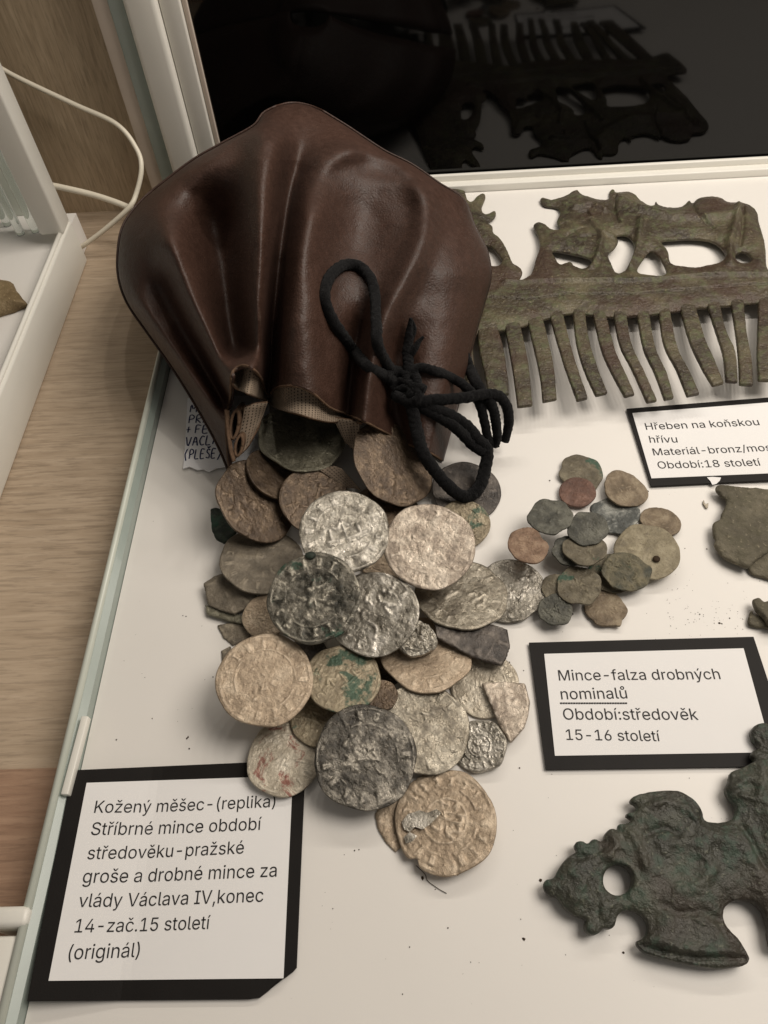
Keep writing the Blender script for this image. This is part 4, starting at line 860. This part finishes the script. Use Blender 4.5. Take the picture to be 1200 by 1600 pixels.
# ------------------------------------------------------------------ the pouch
pouch = empty('leather_pouch', label='brown leather drawstring pouch lying open with its mouth to the coins', cat='pouch')
def uvm(V, k=1.0):
    du = np.r_[0, np.cumsum(np.linalg.norm(np.diff(V[0], axis=0), axis=1))]; dv = np.r_[0, np.cumsum(np.linalg.norm(np.diff(V[:, V.shape[1]//2], axis=0), axis=1))]
    return np.stack(np.broadcast_arrays(du[None, :], dv[:, None]), -1)*k
def sheet(name, V, mats, parent, th, off):
    me = grid_mesh(name, V, uvm(V)); 
    for m in mats: me.materials.append(m)
    o = link(name, me, mats, parent); md = o.modifiers.new('thickness', 'SOLIDIFY'); md.thickness = th; md.offset = off; md.use_even_offset = False
    md.material_offset = 1 if len(mats) > 1 else 0; md.material_offset_rim = 2 if len(mats) > 2 else 0
    return o
me0 = grid_mesh('t', VF[:3, :3]); away = (Vector(VF[0, 0])-Vector(CAM)).dot(me0.polygons[0].normal) > 0; bpy.data.meshes.remove(me0)
sheet('upper_sheet', VF, [M['leather'], M['lining'], M['leather']], pouch, .0012, 1 if away else -1)
sheet('lower_sheet', VB, [M['lining_plain'], M['leather'], M['leather']], pouch, .0008, 1 if away else -1)
link('cut_edge', tube_mesh('cut_edge', VF[0, 2:-2:3]+(VF[0, 2:-2:3]-CAM)*.0022, .00042, 6, 240, True, .5), M['edge'], pouch)
def lining(name, upper, lower, du, dl, parent=pouch, nu=40, nv=14, bow=.0, mats=None):
    """knitted inside of a fold: from its upper edge (further in, du behind the leather) to its lower edge"""
    A, B = spline(upper, nu), spline(lower, nu); V = np.zeros((nv, nu, 3))
    for i, v_ in enumerate(np.linspace(0, 1, nv)):
        for j in range(nu):
            px = A[j]*(1-v_)+B[j]*v_; d0 = front_depth(*A[j]); d1 = front_depth(*A[j])
            V[i, j] = PD(px[0], px[1], (d0+du)*(1-v_)+(d1+dl)*v_+bow*math.sin(math.pi*v_))
    return sheet(name, V, mats or [M['lining'], M['lining'], M['edge']], parent, .0007, 0)
lining('fold_lining', [(419, 622), (424, 608), (446, 600), (468, 601), (492, 611), (516, 632), (542, 645), (566, 655)], [(419, 627), (428, 636), (446, 643), (468, 648), (490, 655), (516, 660), (542, 658), (566, 662)], .0060, .0030, bow=.0020)
lining('fold_lining', [(360, 592), (364, 574), (380, 567), (398, 573), (410, 588), (417, 610)], [(361, 594), (366, 604), (378, 612), (392, 618), (404, 623), (417, 626)], .0060, .0028, bow=.002)
def deep(name, upper, lower, d0, d1, mats=None, nu=24, nv=10, bow=0.0):
    A, B = spline(upper, nu), spline(lower, nu); V = np.zeros((nv, nu, 3))
    for i, v_ in enumerate(np.linspace(0, 1, nv)):
        for j in range(nu):
            px = A[j]*(1-v_)+B[j]*v_; V[i, j] = PD(px[0], px[1], d0*(1-v_)+d1*v_+bow*math.sin(math.pi*v_))
    return sheet(name, V, mats or [M['lining'], M['lining'], M['edge']], pouch, .0007, 0)
E_ = d_edge(650)
# the gathered left side of the mouth: leather curl, two little tunnels with knitted inside
fd = front_depth(368, 610)
deep('curl_lining', [(382, 636), (398, 630), (418, 628)], [(366, 718), (386, 700), (404, 668)], fd+.0030, fd+.0060, bow=.002)
deep('curl', [(352, 640), (354, 668), (358, 700), (364, 722)], [(357, 642), (359, 668), (362, 698), (367, 720)], fd+.0006, fd+.0022, [M['edge'], M['lining'], M['edge']])
def tunnel(cx, cy, a, b, ang, dep, ln, dx, dy):
    ring = ellipse_px((cx, cy, a, b, ang), 28); V = np.zeros((6, 29, 3))
    for i, q in enumerate(np.linspace(0, 1, 6)):
        rr_ = np.vstack([ring, ring[:1]])
        for j in range(29): V[i, j] = PD(rr_[j, 0]+dx*q, rr_[j, 1]+dy*q, dep+ln*q)
    return sheet('rolled_edge', V, [M['edge'], M['lining_plain'], M['edge']], pouch, .0008, 0)
tunnel(366, 664, 6.0, 22, 8, fd+.0014, .010, 10, -12)
tunnel(373, 697, 5.5, 16, 10, fd+.0020, .010, 8, -12)
# strips of lining that show between the coins inside the mouth
cd_ = .2445
deep('inner_lining', [(520, 652), (545, 655), (562, 660)], [(540, 690), (556, 705), (562, 712)], cd_-.004, cd_+.002)
deep('inner_lining', [(500, 735), (520, 728), (534, 732)], [(540, 762), (556, 764), (566, 768)], cd_+.001, cd_+.0016)

# drawstring
cord = empty('drawstring'); cord.parent = pouch; cord['label'] = 'black cotton drawstring knotted with loops'
RC = .0018
def strand(name, pts, r=RC, lift=None, deps=None, ns=14):
    P3 = []
    for k, (a, b) in enumerate(pts):
        dpt = deps[k] if deps and deps[k] is not None else front_depth(a, b)-(r*.9 if lift is None else lift)
        P3.append(PD(a, b, dpt))
    me = tube_mesh(name, P3, r, 18, len(pts)*20, True, .20, .03)
    return link(name, me, M['cord'], cord)
k0 = front_depth(632, 606)
strand('cord_loop', [(622, 600), (600, 586), (573, 571), (554, 549), (531, 517), (513, 486), (507, 458), (517, 430), (539, 414), (562, 417), (579, 435), (586, 464), (588, 503), (590, 537), (604, 568), (624, 588)], .0018, .0022)
strand('cord_end', [(636, 600), (638, 571), (637, 549), (640, 520), (642, 497)], [.0018, .0019, .0018, .0015, .0006], .0034)
strand('frayed_tip', [(639, 556), (648, 545), (655, 533), (662, 526)], [.0014, .0012, .0009, .0004], .0030)
strand('frayed_tip', [(641, 530), (648, 515), (645, 500)], [.0012, .0007, .0002], .0030)
strand('cord_loop', [(640, 598), (652, 575), (680, 580), (707, 591), (732, 608), (749, 631), (757, 659), (764, 688), (776, 694)], .0016, None, [k0-.004, k0-.0045, None, None, k0+.001, k0+.003, k0+.005, k0+.008, k0+.010])
strand('cord_end', [(616, 618), (645, 628), (678, 625), (721, 622), (757, 616), (779, 619), (791, 634), (795, 655), (793, 672), (789, 690)], [.0018, .0019, .0019, .0018, .0018, .0018, .0018, .0018, .0017, .0014], None, [k0-.004, k0-.0055, k0-.0055, k0-.003, k0+.000, k0+.002, k0+.004, k0+.006, k0+.008, k0+.010])
strand('cord_end', [(763, 622), (771, 640), (775, 662), (777, 682), (775, 697)], [.0018, .0018, .0017, .0016, .0012], None, [k0+.0015, k0+.003, k0+.005, k0+.007, k0+.009])
cz = k0+.006
strand('cord_loop', [(636, 612), (644, 636), (650, 668), (661, 707), (684, 741), (709, 767), (729, 776), (748, 762), (758, 732), (761, 704), (746, 686), (729, 666), (705, 650), (676, 638), (646, 620)], .0021, None,
       [k0-.003, k0-.0045, k0-.0045, k0-.006, k0-.004, k0-.003, k0-.002, k0-.001, k0, k0, k0-.001, k0-.002, k0-.004, k0-.0045, k0-.004])
strand('cord_loop', [(652, 632), (684, 650), (712, 668), (736, 692), (752, 704), (762, 700)], .0019, None, [k0-.004, k0-.0045, k0-.004, k0-.001, k0-.0005, k0])
strand('cord_loop', [(724, 552), (733, 575), (744, 598), (753, 616), (756, 640)], .0020, None, [front_depth(722, 552)+.008, front_depth(724, 575)+.008, k0+.010, k0+.010, k0+.010])
for nm, pts in (('knot', [(602, 590), (612, 580), (628, 582), (640, 596), (642, 614), (630, 624), (614, 616)]), ('knot', [(612, 606), (626, 596), (642, 600), (654, 612), (650, 626), (634, 630)]), ('knot', [(648, 586), (652, 600), (644, 616), (632, 620)]), ('knot', [(618, 612), (636, 606), (652, 604), (664, 610)])):
    strand(nm, pts, .0016, .0040)

# ------------------------------------------------------------------ cables, stone in the left showcase, crumbs
def cable(name, pts, r, label):
    link(name, tube_mesh(name, pts, r, 12, len(pts)*10), M['cable'], label=label, cat='cable', group='white cables behind the showcases')
cable('white_cable', [PY(-10, 100, .345), PY(29, 122, .344), PY(116, 163, .342), PY(182, 194, .338), PY(213, 232, .332), PY(221, 263, .326), PY(213, 302, .320), PY(201, 325, .315), PY(167, 356, .313), PY(134, 381, .3125), PY(110, 396, .3125)], .0011, 'thin white cable looping up the wooden wall')
cable('white_cable', [PY(60, 286, .330), PY(97, 293, .328), PY(151, 306, .326), PY(201, 324, .320), PY(240, 345, .312)], .0014, 'thicker white cable running straight behind the pouch')
bm = bmesh.new(); bmesh.ops.create_icosphere(bm, subdivisions=4, radius=1)
sq = P(-18, 476, .006)
for v in bm.verts:
    c = v.co; k = 1+.35*(fbm(c.x*2+9, c.y*2+c.z, 1.1, 4, 3)-.5)
    c.x *= k*.0185; c.y *= k*.0125; c.z = max(-.002, c.z*k*.006)
    if c.x > .006: c.y *= 1-(c.x-.006)/.022
me = bpy.data.meshes.new('stone_flake'); bm.to_mesh(me); bm.free()
o = link('stone_flake', me, M['stone'], label='brown pointed stone flake in the left showcase', cat='stone'); o.location = (sq[0], sq[1], .0081); o.rotation_euler = (0, 0, math.radians(-12))
V, Fc = [], []
def speck(px, py, r):
    q = P(px, py, .0); i0 = len(V); k = [random.uniform(.55, 1.25) for _ in range(6)]; h = r*.5*k[5]; an = random.uniform(0, 6.28)
    for m in range(5): V.append((q[0]+r*k[m]*math.cos(an+m*1.2566), q[1]+r*k[m]*math.sin(an+m*1.2566), .00006+h*.35))
    V.append((q[0], q[1], .00006+h)); V.append((q[0], q[1], .00004))
    for m in range(5): Fc.append((i0+m, i0+(m+1) % 5, i0+5)); Fc.append((i0+(m+1) % 5, i0+m, i0+6))
for a, b, r in [(1104, 858, .3), (1124, 974, .34), (1116, 974, .2), (1128, 975, .18), (1140, 966, .3), (1093, 960, .25), (1070, 857, .2), (859, 751, .35), (1012, 768, .35), (291, 963, .25), (286, 962, .2), (238, 1123, .22), (182, 1156, .25), (294, 1152, .4), (292, 1154, .3), (296, 1170, .3), (333, 1058, .22), (554, 1329, .2), (561, 1328, .2), (845, 1376, .45), (818, 1467, .4), (812, 1200, .25), (796, 1035, .3), (660, 1372, .5), (680, 1390, .2), (974, 1488, .3), (818, 1048, .25), (895, 960, .3), (892, 955, .25), (1082, 923, .15), (1084, 972, .2), (1030, 1010, .2), (700, 1450, .2), (640, 1480, .18), (520, 1420, .2)]: speck(a, b, r*.001)
for _ in range(90): speck(random.uniform(1040, 1190), random.gauss(955, 25), random.uniform(.06, .16)*.001)
for _ in range(160): speck(random.uniform(150, 1190), random.uniform(650, 1580), random.uniform(.05, .15)*.001)
link('crumbs', mesh('crumbs', V, Fc), M['crumb'], smooth=False, kind='stuff', label='dark crumbs and dust scattered on the white board')
fib = [(650, 1352), (664, 1366), (668, 1376), (684, 1388), (698, 1396)]
link('fibre', tube_mesh('fibre', [P(a, b, .0003) for a, b in fib], .00008, 6, 24), M['crumb'], label='thin dark fibre on the board below the lowest coin', cat='fibre')
chip = [(1099, 781), (1102, 788), (1107, 786), (1106, 794), (1103, 795), (1098, 787)]
link('paper_chip', outline_solid('paper_chip', [np.array([P(a, b, .0005)[:2] for a, b in chip])], .0002, .0006, .0002, .0001, closed_spline=False, rough=.0001), CM['pale'], label='tiny pale chip between the small coins and the comb card', cat='chip')
